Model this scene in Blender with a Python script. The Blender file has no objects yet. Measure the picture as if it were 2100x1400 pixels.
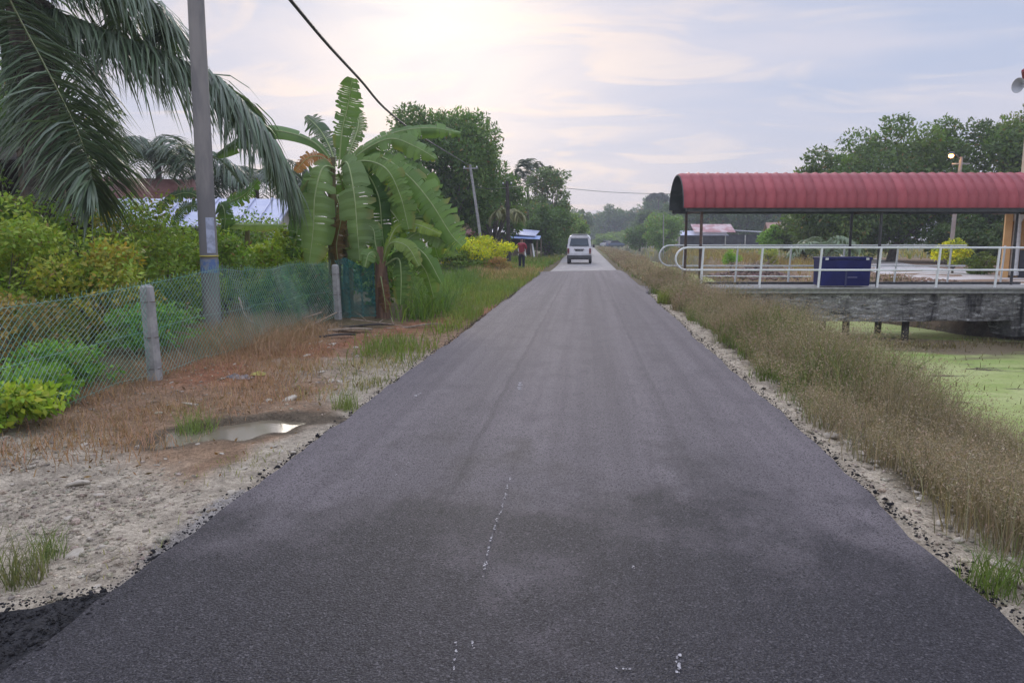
import bpy, bmesh, math, random
import numpy as np
from mathutils import Vector, Matrix

sc = bpy.context.scene
COL = sc.collection
R = math.radians
PI = math.pi

# ------------------------------------------------------------------ camera
cam = bpy.data.objects.new('camera', bpy.data.cameras.new('camera'))
COL.objects.link(cam)
cam.location = (0.17, 0.0, 1.5)
cam.rotation_euler = (R(90 - 7.857), 0, R(5.77))
cam.data.sensor_width = 36.0
cam.data.lens = 36.0 * 1500 / 2100
cam.data.clip_start = 0.05
cam.data.clip_end = 2000
sc.camera = cam

# ------------------------------------------------------------------ sky, sun, exposure
SUN_EL, SUN_AZ = R(17), R(11.5)          # azimuth measured left of the road direction (+y)
sd = Vector((-math.sin(SUN_AZ) * math.cos(SUN_EL), math.cos(SUN_AZ) * math.cos(SUN_EL), math.sin(SUN_EL)))
world = bpy.data.worlds.new('World')
sc.world = world
world.use_nodes = True


class NT:
    """small helper round a node tree"""
    def __init__(s, tree):
        s.t = tree; s.n = tree.nodes; s.l = tree.links
        s.n.clear()
    def node(s, kind, **kw):
        n = s.n.new(kind)
        for k, v in kw.items():
            setattr(n, k, v)
        return n
    def put(s, sock, v):
        if isinstance(v, bpy.types.NodeSocket):
            s.l.new(v, sock)
        elif v is not None:
            if isinstance(v, tuple) and len(v) == 3 and sock.type == 'RGBA':
                v = (*v, 1)
            sock.default_value = v
    def math(s, op, a, b=None, c=None, clamp=False):
        n = s.node('ShaderNodeMath', operation=op, use_clamp=clamp)
        s.put(n.inputs[0], a)
        if b is not None: s.put(n.inputs[1], b)
        if c is not None: s.put(n.inputs[2], c)
        return n.outputs[0]
    def vmath(s, op, a, b=None, out=0):
        n = s.node('ShaderNodeVectorMath', operation=op)
        s.put(n.inputs[0], a)
        if b is not None: s.put(n.inputs[1], b)
        return n.outputs[out]
    def mix(s, f, a, b, mode='MIX'):
        n = s.node('ShaderNodeMix', data_type='RGBA', blend_type=mode)
        s.put(n.inputs[0], f); s.put(n.inputs[6], a); s.put(n.inputs[7], b)
        return n.outputs[2]
    def noise(s, vec, scale, detail=4, rough=.55, out=0, dist=0.0):
        n = s.node('ShaderNodeTexNoise')
        if vec is not None: s.l.new(vec, n.inputs['Vector'])
        n.inputs['Scale'].default_value = scale
        n.inputs['Detail'].default_value = detail
        n.inputs['Roughness'].default_value = rough
        n.inputs['Distortion'].default_value = dist
        return n.outputs[out]
    def step(s, v, lo, hi, a=0.0, b=1.0):
        n = s.node('ShaderNodeMapRange', interpolation_type='SMOOTHSTEP')
        s.put(n.inputs[0], v)
        for i, q in enumerate((lo, hi, a, b)): n.inputs[i + 1].default_value = q
        return n.outputs[0]
    def scale(s, vec, xyz):
        n = s.node('ShaderNodeMapping')
        s.l.new(vec, n.inputs[0]); n.inputs['Scale'].default_value = xyz
        return n.outputs[0]


w = NT(world.node_tree)
tc = w.node('ShaderNodeTexCoord')
d = w.vmath('NORMALIZE', tc.outputs['Generated'])
sep = w.node('ShaderNodeSeparateXYZ'); w.l.new(d, sep.inputs[0])
dz = w.math('MAXIMUM', sep.outputs[2], 0.0)
den = w.math('ADD', dz, 0.16)
cu = w.math('DIVIDE', sep.outputs[0], den); cv = w.math('DIVIDE', sep.outputs[1], den)
cb = w.node('ShaderNodeCombineXYZ'); w.l.new(cu, cb.inputs[0]); w.l.new(cv, cb.inputs[1])
pl = w.scale(cb.outputs[0], (0.62, 1.0, 1.0))
n1 = w.noise(pl, 1.15, 6, .52, dist=.5)
n2 = w.noise(w.scale(cb.outputs[0], (.8, 1.5, 1)), 2.1, 6, .5, dist=.8)
nish = w.node('ShaderNodeTexSky', sky_type='NISHITA', sun_disc=False, sun_elevation=SUN_EL, sun_rotation=-SUN_AZ)
nish.dust_density = 2.0
dot = w.math('MAXIMUM', w.vmath('DOT_PRODUCT', d, tuple(sd), out=1), 0.0)
glow = w.math('POWER', dot, 52.0)
core = w.math('POWER', dot, 170.0)
# cloud deck: lavender grey bodies with thinner blue gaps, warmer and brighter towards the veiled sun
cl = w.mix(w.step(n1, .38, .62), (.50, .565, .75), (.645, .65, .775))
cl = w.mix(w.step(n2, .50, .74, 0, .6), cl, (.80, .765, .81))
hz = w.step(dz, 0.0, .22)
cl = w.mix(hz, (.655, .645, .745), cl)
g2 = w.math('MULTIPLY', glow, w.step(n1, .34, .62, .28, .98), clamp=True)
cl = w.mix(g2, cl, (.97, .85, .81))
bl = w.math('MULTIPLY', w.math('POWER', dot, 10.0), w.step(n2, .47, .64, 0.0, .62), clamp=True)
cl = w.mix(bl, cl, (1.0, .83, .74))
cl = w.mix(w.math('MULTIPLY', w.math('MULTIPLY', core, .55), w.step(n1, .30, .58, .45, 1.0), clamp=True), cl, (1.16, 1.08, .98))
# an overcast deck is brighter overhead than at the horizon
zen = w.step(dz, .27, 1.0, 1.0, 2.7)
cl = w.vmath('MULTIPLY', cl, zen) if False else w.mix(1.0, cl, zen, 'MULTIPLY')
bg1 = w.node('ShaderNodeBackground'); w.l.new(nish.outputs[0], bg1.inputs[0]); bg1.inputs[1].default_value = .06
bg2 = w.node('ShaderNodeBackground'); w.l.new(cl, bg2.inputs[0]); bg2.inputs[1].default_value = 1.0
mx = w.node('ShaderNodeMixShader'); mx.inputs[0].default_value = .92
w.l.new(bg1.outputs[0], mx.inputs[1]); w.l.new(bg2.outputs[0], mx.inputs[2])
wo = w.node('ShaderNodeOutputWorld'); w.l.new(mx.outputs[0], wo.inputs[0])

sun = bpy.data.objects.new('sun', bpy.data.lights.new('sun', 'SUN'))
COL.objects.link(sun)
sun.data.energy = 1.3
sun.data.angle = R(24)
sun.data.color = (1.0, .90, .78)
sun.rotation_euler = (-sd).to_track_quat('-Z', 'Y').to_euler()

sc.view_settings.view_transform = 'Standard'
sc.view_settings.look = 'None'
sc.view_settings.gamma = 1
sc.view_settings.exposure = 0.1
sc.view_settings.use_curve_mapping = False
sc.render.engine = 'CYCLES'
sc.cycles.use_denoising = True
sc.cycles.max_bounces = 6
sc.cycles.diffuse_bounces = 3
sc.cycles.transmission_bounces = 4
sc.cycles.volume_bounces = 0
sc.cycles.transparent_max_bounces = 6

# ------------------------------------------------------------------ mesh helpers
rng = np.random.default_rng(7)
random.seed(7)


def tag(o, label=None, cat=None, group=None, kind=None):
    if label: o['label'] = label
    if cat: o['category'] = cat
    if group: o['group'] = group
    if kind: o['kind'] = kind
    return o


def empty(name, loc=(0, 0, 0), rz=0.0, label=None, cat=None, group=None):
    o = bpy.data.objects.new(name, None)
    COL.objects.link(o)
    o.location = loc; o.rotation_euler = (0, 0, rz)
    o.empty_display_size = .2
    return tag(o, label, cat, group)


def mesh_np(name, V, quads=None, tris=None, mat=None, parent=None, tint=None, smooth=False):
    """one mesh object straight from numpy arrays"""
    V = np.asarray(V, np.float32).reshape(-1, 3)
    me = bpy.data.meshes.new(name)
    nq = 0 if quads is None else len(quads); nt = 0 if tris is None else len(tris)
    idx = []
    if nq: idx.append(np.asarray(quads, np.int32).ravel())
    if nt: idx.append(np.asarray(tris, np.int32).ravel())
    idx = np.concatenate(idx)
    me.vertices.add(len(V)); me.vertices.foreach_set('co', V.ravel())
    me.loops.add(len(idx)); me.loops.foreach_set('vertex_index', idx)
    me.polygons.add(nq + nt)
    tot = np.concatenate([np.full(nq, 4, np.int32), np.full(nt, 3, np.int32)])
    st = np.concatenate([[0], np.cumsum(tot)[:-1]]).astype(np.int32)
    me.polygons.foreach_set('loop_start', st); me.polygons.foreach_set('loop_total', tot)
    if smooth: me.polygons.foreach_set('use_smooth', np.ones(nq + nt, bool))
    if tint is not None:
        a = me.attributes.new('tint', 'FLOAT_COLOR', 'POINT')
        c = np.ones((len(V), 4), np.float32); c[:, :3] = tint
        a.data.foreach_set('color', c.ravel())
    me.update(calc_edges=True)
    if mat: me.materials.append(mat)
    o = bpy.data.objects.new(name, me)
    COL.objects.link(o)
    if parent: o.parent = parent
    return o


class MB:
    """collects shapes, builds them as ONE mesh object"""
    def __init__(s): s.v = []; s.f = []
    def add(s, v, f):
        b = len(s.v); s.v += [tuple(p) for p in v]; s.f += [tuple(i + b for i in q) for q in f]
        return s
    def box(s, c, size, rz=0.0, rot=None, taper=1.0):
        hx, hy, hz = (q / 2 for q in size)
        pts = [(-hx, -hy, -hz), (hx, -hy, -hz), (hx, hy, -hz), (-hx, hy, -hz)]
        pts += [(x * taper, y * taper, hz) for x, y, _ in pts]
        m = rot if rot is not None else Matrix.Rotation(rz, 3, 'Z')
        s.add([m @ Vector(p) + Vector(c) for p in pts],
              [(3, 2, 1, 0), (4, 5, 6, 7), (0, 1, 5, 4), (1, 2, 6, 5), (2, 3, 7, 6), (3, 0, 4, 7)])
        return s
    def bar(s, a, b, wd, th, up=(0, 0, 1)):
        a, b = Vector(a), Vector(b); d = (b - a); L = d.length; d.normalize()
        u = Vector(up)
        x = d.cross(u)
        if x.length < 1e-4: x = d.cross(Vector((1, 0, 0)))
        x.normalize(); z = x.cross(d)
        m = Matrix((x, d, z)).transposed()
        return s.box((a + b) / 2, (wd, L, th), rot=m)
    def tube(s, pts, r, n=8, cap=True):
        pts = [Vector(p) for p in pts]; k = len(pts)
        rs = [r] * k if isinstance(r, (int, float)) else list(r)
        b = len(s.v); x = None
        for i, p in enumerate(pts):
            t = (pts[min(i + 1, k - 1)] - pts[max(i - 1, 0)]).normalized()
            if x is None:
                x = t.orthogonal().normalized()
            else:
                x = (x - t * x.dot(t)).normalized()
            y = t.cross(x)
            for j in range(n):
                a = 2 * PI * j / n
                s.v.append(tuple(p + (x * math.cos(a) + y * math.sin(a)) * rs[i]))
        for i in range(k - 1):
            for j in range(n):
                s.f.append((b + i * n + j, b + i * n + (j + 1) % n, b + (i + 1) * n + (j + 1) % n, b + (i + 1) * n + j))
        if cap:
            s.f.append(tuple(b + j for j in reversed(range(n))))
            s.f.append(tuple(b + (k - 1) * n + j for j in range(n)))
        return s
    def lathe(s, prof, c=(0, 0, 0), n=16, rot=None):
        b = len(s.v); m = rot if rot is not None else Matrix.Identity(3)
        for r, z in prof:
            for j in range(n):
                a = 2 * PI * j / n
                s.v.append(tuple(m @ Vector((r * math.cos(a), r * math.sin(a), z)) + Vector(c)))
        for i in range(len(prof) - 1):
            for j in range(n):
                s.f.append((b + i * n + j, b + i * n + (j + 1) % n, b + (i + 1) * n + (j + 1) % n, b + (i + 1) * n + j))
        s.f.append(tuple(b + j for j in reversed(range(n))))
        s.f.append(tuple(b + (len(prof) - 1) * n + j for j in range(n)))
        return s
    def loft(s, rings, cap=True):
        b = len(s.v); n = len(rings[0])
        for r in rings: s.v += [tuple(p) for p in r]
        for i in range(len(rings) - 1):
            for j in range(n):
                s.f.append((b + i * n + j, b + i * n + (j + 1) % n, b + (i + 1) * n + (j + 1) % n, b + (i + 1) * n + j))
        if cap:
            s.f.append(tuple(b + j for j in reversed(range(n))))
            s.f.append(tuple(b + (len(rings) - 1) * n + j for j in range(n)))
        return s
    def sheet(s, corners, th):
        """a quad plate of real thickness, thickness grows down its normal"""
        p = [Vector(q) for q in corners]
        n = (p[1] - p[0]).cross(p[3] - p[0]).normalized() * th
        s.add(p + [q - n for q in p], [(0, 1, 2, 3), (7, 6, 5, 4), (0, 4, 5, 1), (1, 5, 6, 2), (2, 6, 7, 3), (3, 7, 4, 0)])
        return s
    def build(s, name, mat, parent=None, smooth=False, bevel=0.0):
        me = bpy.data.meshes.new(name)
        me.from_pydata(s.v, [], s.f)
        bm = bmesh.new(); bm.from_mesh(me)
        bmesh.ops.recalc_face_normals(bm, faces=bm.faces)
        if bevel:
            bmesh.ops.bevel(bm, geom=[e for e in bm.edges if len(e.link_faces) == 2 and e.calc_face_angle(0) > .5],
                            offset=bevel, segments=2, profile=.5, affect='EDGES', clamp_overlap=True)
        bm.to_mesh(me); bm.free()
        if smooth:
            me.polygons.foreach_set('use_smooth', np.ones(len(me.polygons), bool))
            me.set_sharp_from_angle(angle=R(40))
        if mat: me.materials.append(mat)
        o = bpy.data.objects.new(name, me)
        COL.objects.link(o)
        if parent: o.parent = parent
        return o


def copy_tree(o, parent=None):
    c = o.copy(); COL.objects.link(c)
    if parent: c.parent = parent
    for ch in list(o.children):
        copy_tree(ch, c)
    return c


def spline(pts, n):
    """Catmull-Rom through the points, n samples"""
    p = np.asarray(pts, float); k = len(p)
    q = np.vstack([2 * p[0] - p[1], p, 2 * p[-1] - p[-2]])
    out = []
    for t in np.linspace(0, k - 1, n):
        i = min(int(t), k - 2); u = t - i
        a, b, c, dd = q[i], q[i + 1], q[i + 2], q[i + 3]
        out.append(.5 * (2 * b + (c - a) * u + (2 * a - 5 * b + 4 * c - dd) * u * u + (3 * b - a - 3 * c + dd) * u ** 3))
    return np.array(out)


def vnoise(x, y, scale, seed=0):
    """cheap smooth value noise on arrays, about -1..1"""
    x = np.asarray(x, float) / scale + seed * 17.3; y = np.asarray(y, float) / scale - seed * 9.1
    xi = np.floor(x).astype(np.int64); yi = np.floor(y).astype(np.int64)
    fx = x - xi; fy = y - yi
    fx = fx * fx * (3 - 2 * fx); fy = fy * fy * (3 - 2 * fy)
    def h(a, b):
        v = (a * 374761393 + b * 668265263 + seed * 1442695) & 0x7fffffff
        v = ((v ^ (v >> 13)) * 1274126177) & 0x7fffffff
        return ((v ^ (v >> 16)) & 0xffff) / 32767.5 - 1
    return (h(xi, yi) * (1 - fx) + h(xi + 1, yi) * fx) * (1 - fy) + (h(xi, yi + 1) * (1 - fx) + h(xi + 1, yi + 1) * fx) * fy


def sstep(v, a, b):
    t = np.clip((np.asarray(v, float) - a) / (b - a), 0, 1)
    return t * t * (3 - 2 * t)


# ------------------------------------------------------------------ materials
def mat(name, col, rough=.6, col2=None, nscale=4.0, lo=.4, hi=.6, bump=0.0, bscale=40.0, metal=0.0, spec=.5, stretch=None, emit=None):
    m = bpy.data.materials.new(name); m.use_nodes = True
    t = NT(m.node_tree)
    p = t.node('ShaderNodeBsdfPrincipled'); o = t.node('ShaderNodeOutputMaterial')
    t.l.new(p.outputs[0], o.inputs[0])
    p.inputs['Roughness'].default_value = rough
    p.inputs['Metallic'].default_value = metal
    p.inputs['Specular IOR Level'].default_value = spec
    v = t.node('ShaderNodeTexCoord').outputs['Object']
    if stretch: v = t.scale(v, stretch)
    if col2:
        t.put(p.inputs['Base Color'], t.mix(t.step(t.noise(v, nscale, 5), lo, hi), col, col2))
    else:
        t.put(p.inputs['Base Color'], col)
    if bump:
        b = t.node('ShaderNodeBump'); b.inputs['Strength'].default_value = bump; b.inputs['Distance'].default_value = .02
        t.l.new(t.noise(v, bscale, 4), b.inputs['Height']); t.l.new(b.outputs[0], p.inputs['Normal'])
    if emit:
        t.put(p.inputs['Emission Color'], emit[0]); p.inputs['Emission Strength'].default_value = emit[1]
    return m


def leaf_mat(name, rough=.5, trans=.4, spec=.28):
    m = bpy.data.materials.new(name); m.use_nodes = True
    t = NT(m.node_tree)
    at = t.node('ShaderNodeAttribute', attribute_name='tint')
    p = t.node('ShaderNodeBsdfPrincipled'); p.inputs['Roughness'].default_value = rough
    p.inputs['Specular IOR Level'].default_value = spec
    t.l.new(at.outputs['Color'], p.inputs['Base Color'])
    tr = t.node('ShaderNodeBsdfTranslucent')
    t.l.new(t.mix(1.0, at.outputs['Color'], (1.15, 1.25, .6), 'MULTIPLY'), tr.inputs[0])
    mx = t.node('ShaderNodeMixShader'); mx.inputs[0].default_value = trans
    t.l.new(p.outputs[0], mx.inputs[1]); t.l.new(tr.outputs[0], mx.inputs[2])
    o = t.node('ShaderNodeOutputMaterial'); t.l.new(mx.outputs[0], o.inputs[0])
    return m


M_leaf = leaf_mat('leaf')
M_dry = leaf_mat('dry_blade', .8, .25, .1)
M_palm = leaf_mat('palm_leaflet', .38, .25, .5)
M_bark = mat('bark', (.10, .085, .07), .9, (.19, .165, .14), 6, bump=.6, bscale=18)
M_conc = mat('concrete', (.27, .27, .26), .85, (.36, .355, .34), 9, bump=.3, bscale=60)
M_pole = mat('pole_concrete', (.17, .165, .165), .8, (.25, .235, .22), 3, bump=.25, bscale=50, stretch=(1, 1, .25))
M_white = mat('white_paint', (.62, .64, .63), .45, (.74, .75, .74), 8)
M_dark = mat('dark_steel', (.035, .037, .04), .5, (.06, .06, .062), 7)
M_rust = mat('rusty_steel', (.07, .05, .042), .6, (.13, .075, .05), 10)
M_wood = mat('weathered_wood', (.16, .12, .085), .85, (.26, .205, .15), 12, stretch=(1, 1, .2), bump=.3)
M_darkwood = mat('dark_wood', (.03, .025, .022), .9, (.06, .05, .042), 5)

# asphalt
def asphalt():
    m = bpy.data.materials.new('fresh_asphalt'); m.use_nodes = True
    t = NT(m.node_tree)
    p = t.node('ShaderNodeBsdfPrincipled'); o = t.node('ShaderNodeOutputMaterial'); t.l.new(p.outputs[0], o.inputs[0])
    v = t.node('ShaderNodeTexCoord').outputs['Object']
    big = t.noise(t.scale(v, (1, .8, 1)), .75, 5, .6)
    blot = t.noise(t.scale(v, (1, .7, 1)), 2.2, 5, .6)
    streak = t.noise(t.scale(v, (3.0, .05, 1)), 1.6, 5, .6)
    grit = t.noise(v, 105, 3, .75)
    fine = t.noise(v, 230, 2, .7)
    grit2 = t.node('ShaderNodeTexVoronoi'); t.l.new(v, grit2.inputs['Vector']); grit2.inputs['Scale'].default_value = 95
    sp = t.node('ShaderNodeSeparateXYZ'); t.l.new(v, sp.inputs[0])
    # binder-dark patches near the start; farther on, grazing sky sheen painted into the colour
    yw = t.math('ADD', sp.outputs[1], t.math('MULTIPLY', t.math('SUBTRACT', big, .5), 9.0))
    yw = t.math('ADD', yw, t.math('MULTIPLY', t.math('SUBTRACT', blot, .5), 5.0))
    fresh = t.step(yw, 5.6, 2.6)  # near-to-far mask; low values leave the sheen-lightened colour
    c = t.mix(t.step(streak, .33, .66), (.115, .098, .110), (.168, .146, .158))
    c = t.mix(t.math('MULTIPLY', t.step(blot, .45, .68), .7), c, (.105, .091, .102))
    wob = t.math('MULTIPLY', t.math('SUBTRACT', blot, .5), .12)
    for x0_, w0_, k0_ in ((-.62, .022, .5), (.86, .03, .4), (-.9, .16, .22), (.35, .2, .22), (1.15, .14, .2)):
        ln = t.math('ABSOLUTE', t.math('ADD', t.math('SUBTRACT', sp.outputs[0], x0_), wob))
        c = t.mix(t.math('MULTIPLY', t.step(ln, w0_ * 1.6, w0_ * .5), k0_), c, (.058, .050, .056))
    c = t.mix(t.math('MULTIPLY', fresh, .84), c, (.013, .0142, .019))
    chip = t.node('ShaderNodeTexVoronoi'); t.l.new(v, chip.inputs['Vector']); chip.inputs['Scale'].default_value = 230
    cs = t.node('ShaderNodeSeparateColor'); t.l.new(chip.outputs['Color'], cs.inputs[0])
    chip2 = t.node('ShaderNodeTexVoronoi'); t.l.new(v, chip2.inputs['Vector']); chip2.inputs['Scale'].default_value = 120
    cs2 = t.node('ShaderNodeSeparateColor'); t.l.new(chip2.outputs['Color'], cs2.inputs[0])
    c = t.mix(t.step(cs.outputs[0], .55, 1.0, 0, .7), c, t.mix(.5, c, (.17, .165, .175)))
    c = t.mix(t.step(cs.outputs[1], .58, .95, 0, .8), c, (.007, .007, .009))
    c = t.mix(t.step(cs2.outputs[0], .93, .99, 0, .6), c, (.13, .125, .135))
    c = t.mix(t.step(cs2.outputs[1], .85, .96, 0, .8), c, (.008, .008, .010))
    t.put(p.inputs['Base Color'], c)
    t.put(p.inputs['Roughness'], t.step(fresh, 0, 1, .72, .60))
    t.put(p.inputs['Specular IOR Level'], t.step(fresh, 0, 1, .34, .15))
    b = t.node('ShaderNodeBump'); b.inputs['Strength'].default_value = .8; b.inputs['Distance'].default_value = .007
    h = t.math('ADD', t.math('MULTIPLY', cs.outputs[2], .8), t.math('ADD', t.math('MULTIPLY', grit, .5), t.math('MULTIPLY', grit2.outputs[0], .6)))
    t.l.new(h, b.inputs['Height']); t.l.new(b.outputs[0], p.inputs['Normal'])
    return m
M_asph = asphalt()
M_old = mat('old_asphalt', (.20, .185, .185), .8, (.28, .265, .25), 1.2, bump=.3, bscale=60)
M_loose = mat('loose_asphalt', (.012, .012, .015), .75, (.03, .03, .034), 40, bump=1.0, bscale=90, spec=.2)


def ground_mat():
    m = bpy.data.materials.new('soil'); m.use_nodes = True
    t = NT(m.node_tree)
    p = t.node('ShaderNodeBsdfPrincipled'); o = t.node('ShaderNodeOutputMaterial'); t.l.new(p.outputs[0], o.inputs[0])
    v = t.node('ShaderNodeTexCoord').outputs['Object']
    a = t.node('ShaderNodeAttribute', attribute_name='tint').outputs['Color']
    n = t.noise(v, 5.5, 6, .62); f = t.noise(v, 38, 4, .65); h = t.noise(v, 120, 3, .6)
    c = t.mix(1.0, a, t.mix(t.step(n, .32, .68), (.72, .70, .68), (1.18, 1.16, 1.13)), 'MULTIPLY')
    c = t.mix(1.0, c, t.mix(t.step(f, .34, .66), (.74, .73, .71), (1.22, 1.21, 1.2)), 'MULTIPLY')
    c = t.mix(1.0, c, t.mix(t.step(h, .36, .66), (.8, .8, .79), (1.15, 1.15, 1.15)), 'MULTIPLY')
    t.put(p.inputs['Base Color'], c)
    p.inputs['Roughness'].default_value = .92; p.inputs['Specular IOR Level'].default_value = .2
    b = t.node('ShaderNodeBump'); b.inputs['Strength'].default_value = .8; b.inputs['Distance'].default_value = .03
    t.l.new(t.math('ADD', t.math('MULTIPLY', n, .5), t.math('ADD', f, t.math('MULTIPLY', h, .5))), b.inputs['Height'])
    t.l.new(b.outputs[0], p.inputs['Normal'])
    return m
M_ground = ground_mat()

# ------------------------------------------------------------------ the ground
PUD = (-2.66, 5.66)


def canal_left(y):
    return 5.0 + 1.4 * sstep(y, 28, 70) + .25 * np.sin(y * .23)


def canal_right(y):
    return 15.5 - 1.2 * sstep(y, 14, 21) - 2.3 * sstep(y, 22.5, 25.5) - 2.1 * sstep(y, 25.5, 32) + .25 * np.sin(y * .31 + 1)


def puddle_r(x, y):
    """elongated, ragged pool, 1 at its shore"""
    dx, dy = x - PUD[0], y - PUD[1]
    a = dx * .80 + dy * .60; b = -dx * .60 + dy * .80
    return np.sqrt((a / .64) ** 2 + (b / .33) ** 2) + .22 * vnoise(x, y, .22, 3) + .10 * vnoise(x, y, .09, 4)


def height(x, y):
    x = np.asarray(x, float); y = np.asarray(y, float)
    z = np.full(np.broadcast(x, y).shape, -.045)
    under = (x > -1.95) & (x < 1.98)
    left = sstep(-x, 1.9, 2.6)
    near = 1 - sstep(y, 14, 40)
    z = z + left * (.035 * vnoise(x, y, .9, 1) + .02 * vnoise(x, y, .32, 2)) * (.3 + .7 * near)
    z = z + left * near * .012 * vnoise(x, y, .085, 5)
    z = z + .10 * sstep(-x, 3.2, 5.2) + .02 * vnoise(x, y, 4.0, 6) * left
    pr = puddle_r(x, y)
    z = np.where(left > .2, z - .10 * (1 - sstep(pr, .55, 1.2)) * left, z)
    # right bank, canal, far bank
    drop = .34 * (1 - sstep(y, 4.5, 14)) + .06
    cl_, cr_ = canal_left(y), canal_right(y)
    z = z - drop * sstep(x, 2.25, 3.2)
    z = np.where((x > 2.0) & (x < 2.6), z + .018 * vnoise(x, y, .10, 8) + .02 * vnoise(x, y, .3, 9), z)
    z = z - (1.90 - drop) * sstep(x, cl_ - 1.9, cl_ + .5) * (x > 2)
    z = z + 1.97 * sstep(x, cr_ - .3, cr_ + 1.1)
    z = z + np.where(x > 2.6, .04 * vnoise(x, y, .6, 10), 0)
    z = np.where(under, -.065, z)
    return z


def axis(*segs):
    out = [segs[0][0]]
    for a, b, st in segs:
        n = max(1, int(round((b - a) / st)))
        out += list(np.linspace(a, b, n + 1)[1:])
    return np.array(out)


gx = axis((-700, -100, 100), (-100, -30, 10), (-30, -12, 1.5), (-12, -6.5, .3), (-6.5, -1.8, .05), (-1.8, 1.9, .6), (1.9, 2.8, .05), (2.8, 6, .12), (6, 14, .3), (14, 34, 1.5), (34, 100, 8), (100, 700, 100))
gy = axis((-8, 1.4, .8), (1.4, 8.5, .05), (8.5, 16, .11), (16, 30, .3), (30, 60, 1), (60, 200, 6), (200, 900, 70))
X, Y = np.meshgrid(gx, gy)
Z = height(X, Y)
V = np.stack([X, Y, Z], -1).reshape(-1, 3)
nx, ny = len(gx), len(gy)
ii = np.arange(nx * ny).reshape(ny, nx)
Q = np.stack([ii[:-1, :-1], ii[:-1, 1:], ii[1:, 1:], ii[1:, :-1]], -1).reshape(-1, 4)
# soil kinds, each its own colour: pale limestone gravel, red laterite, dead-grass brown, grassy earth, mud
x_, y_ = V[:, 0], V[:, 1]
wob = .35 * vnoise(x_, y_, .9, 11) + .18 * vnoise(x_, y_, .3, 12)
lime = np.array((.40, .355, .285)); red = np.array((.27, .125, .070)); straw = np.array((.27, .185, .12)); earth = np.array((.12, .10, .055)); mud = np.array((.13, .105, .075)); grey = np.array((.30, .285, .27))
T = np.tile(earth, (len(V), 1))
def blend(c, m):
    global T
    m = np.clip(m, 0, 1)[:, None]; T = T * (1 - m) + c * m
lf = sstep(-x_, 1.7, 1.9)
blend(straw, lf * sstep(x_ + wob, -4.9, -4.5) * (1 - sstep(y_ + wob, 11.5, 13)))
blend(red, lf * np.exp(-((x_ + wob * .7 - (-4.15 + .24 * (y_ - 7.5))) / .5) ** 2) * sstep(y_, 6.6, 7.6) * (1 - sstep(y_, 16.5, 18.5)))
blend(red, lf * .15 * sstep(vnoise(x_, y_, .6, 13), .1, .6) * (y_ < 9) * (x_ > -5))
blend(lime, lf * (1 - sstep(y_ + wob * .9 + .55 * (x_ + 3.2), 4.55, 5.25)))
blend(lime, lf * sstep(x_ + wob * .6, -2.75, -2.35) * (1 - sstep(y_ + wob, 9.3, 10.4)) * sstep(y_, 6.2, 6.9))
blend(lime * np.array((.95, .92, .88)), lf * .75 * (1 - sstep(np.hypot((x_ + 2.9) / .9, (y_ - 8.6) / .75) + wob, .8, 1.2)))
blend(lime * .97, lf * sstep(x_ + .45 * wob, -2.32, -2.08) * (1 - sstep(y_ + wob, 8.6, 9.6)))
blend(mud, lf * (1 - sstep(puddle_r(x_, y_), 1.05, 1.45)))
blend(grey, lf * sstep(x_ + .2 * wob, -1.97, -1.92) * (y_ < 4.2))
rt = sstep(x_, 1.8, 1.95)
blend(lime * 1.05, rt * (1 - sstep(x_ + .4 * wob, 2.15, 2.45)) * (1 - sstep(y_, 21, 26)))
blend(np.array((.24, .17, .11)), rt * sstep(x_, 2.4, 2.7))
blend(np.array((.27, .19, .135)), sstep(x_, 8, 9.5) * sstep(y_, 24, 26) * (1 - sstep(y_, 48, 60)))
blend(np.array((.13, .13, .06)), sstep(y_, 60, 75))
blend(np.array((.10, .09, .06)), sstep(-V[:, 2], 1.1, 1.5))
ground = mesh_np('ground', V, Q, None, M_ground, tint=T, smooth=True)
tag(ground, 'bare limestone and red soil roadside ground with canal banks', kind='structure')

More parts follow.
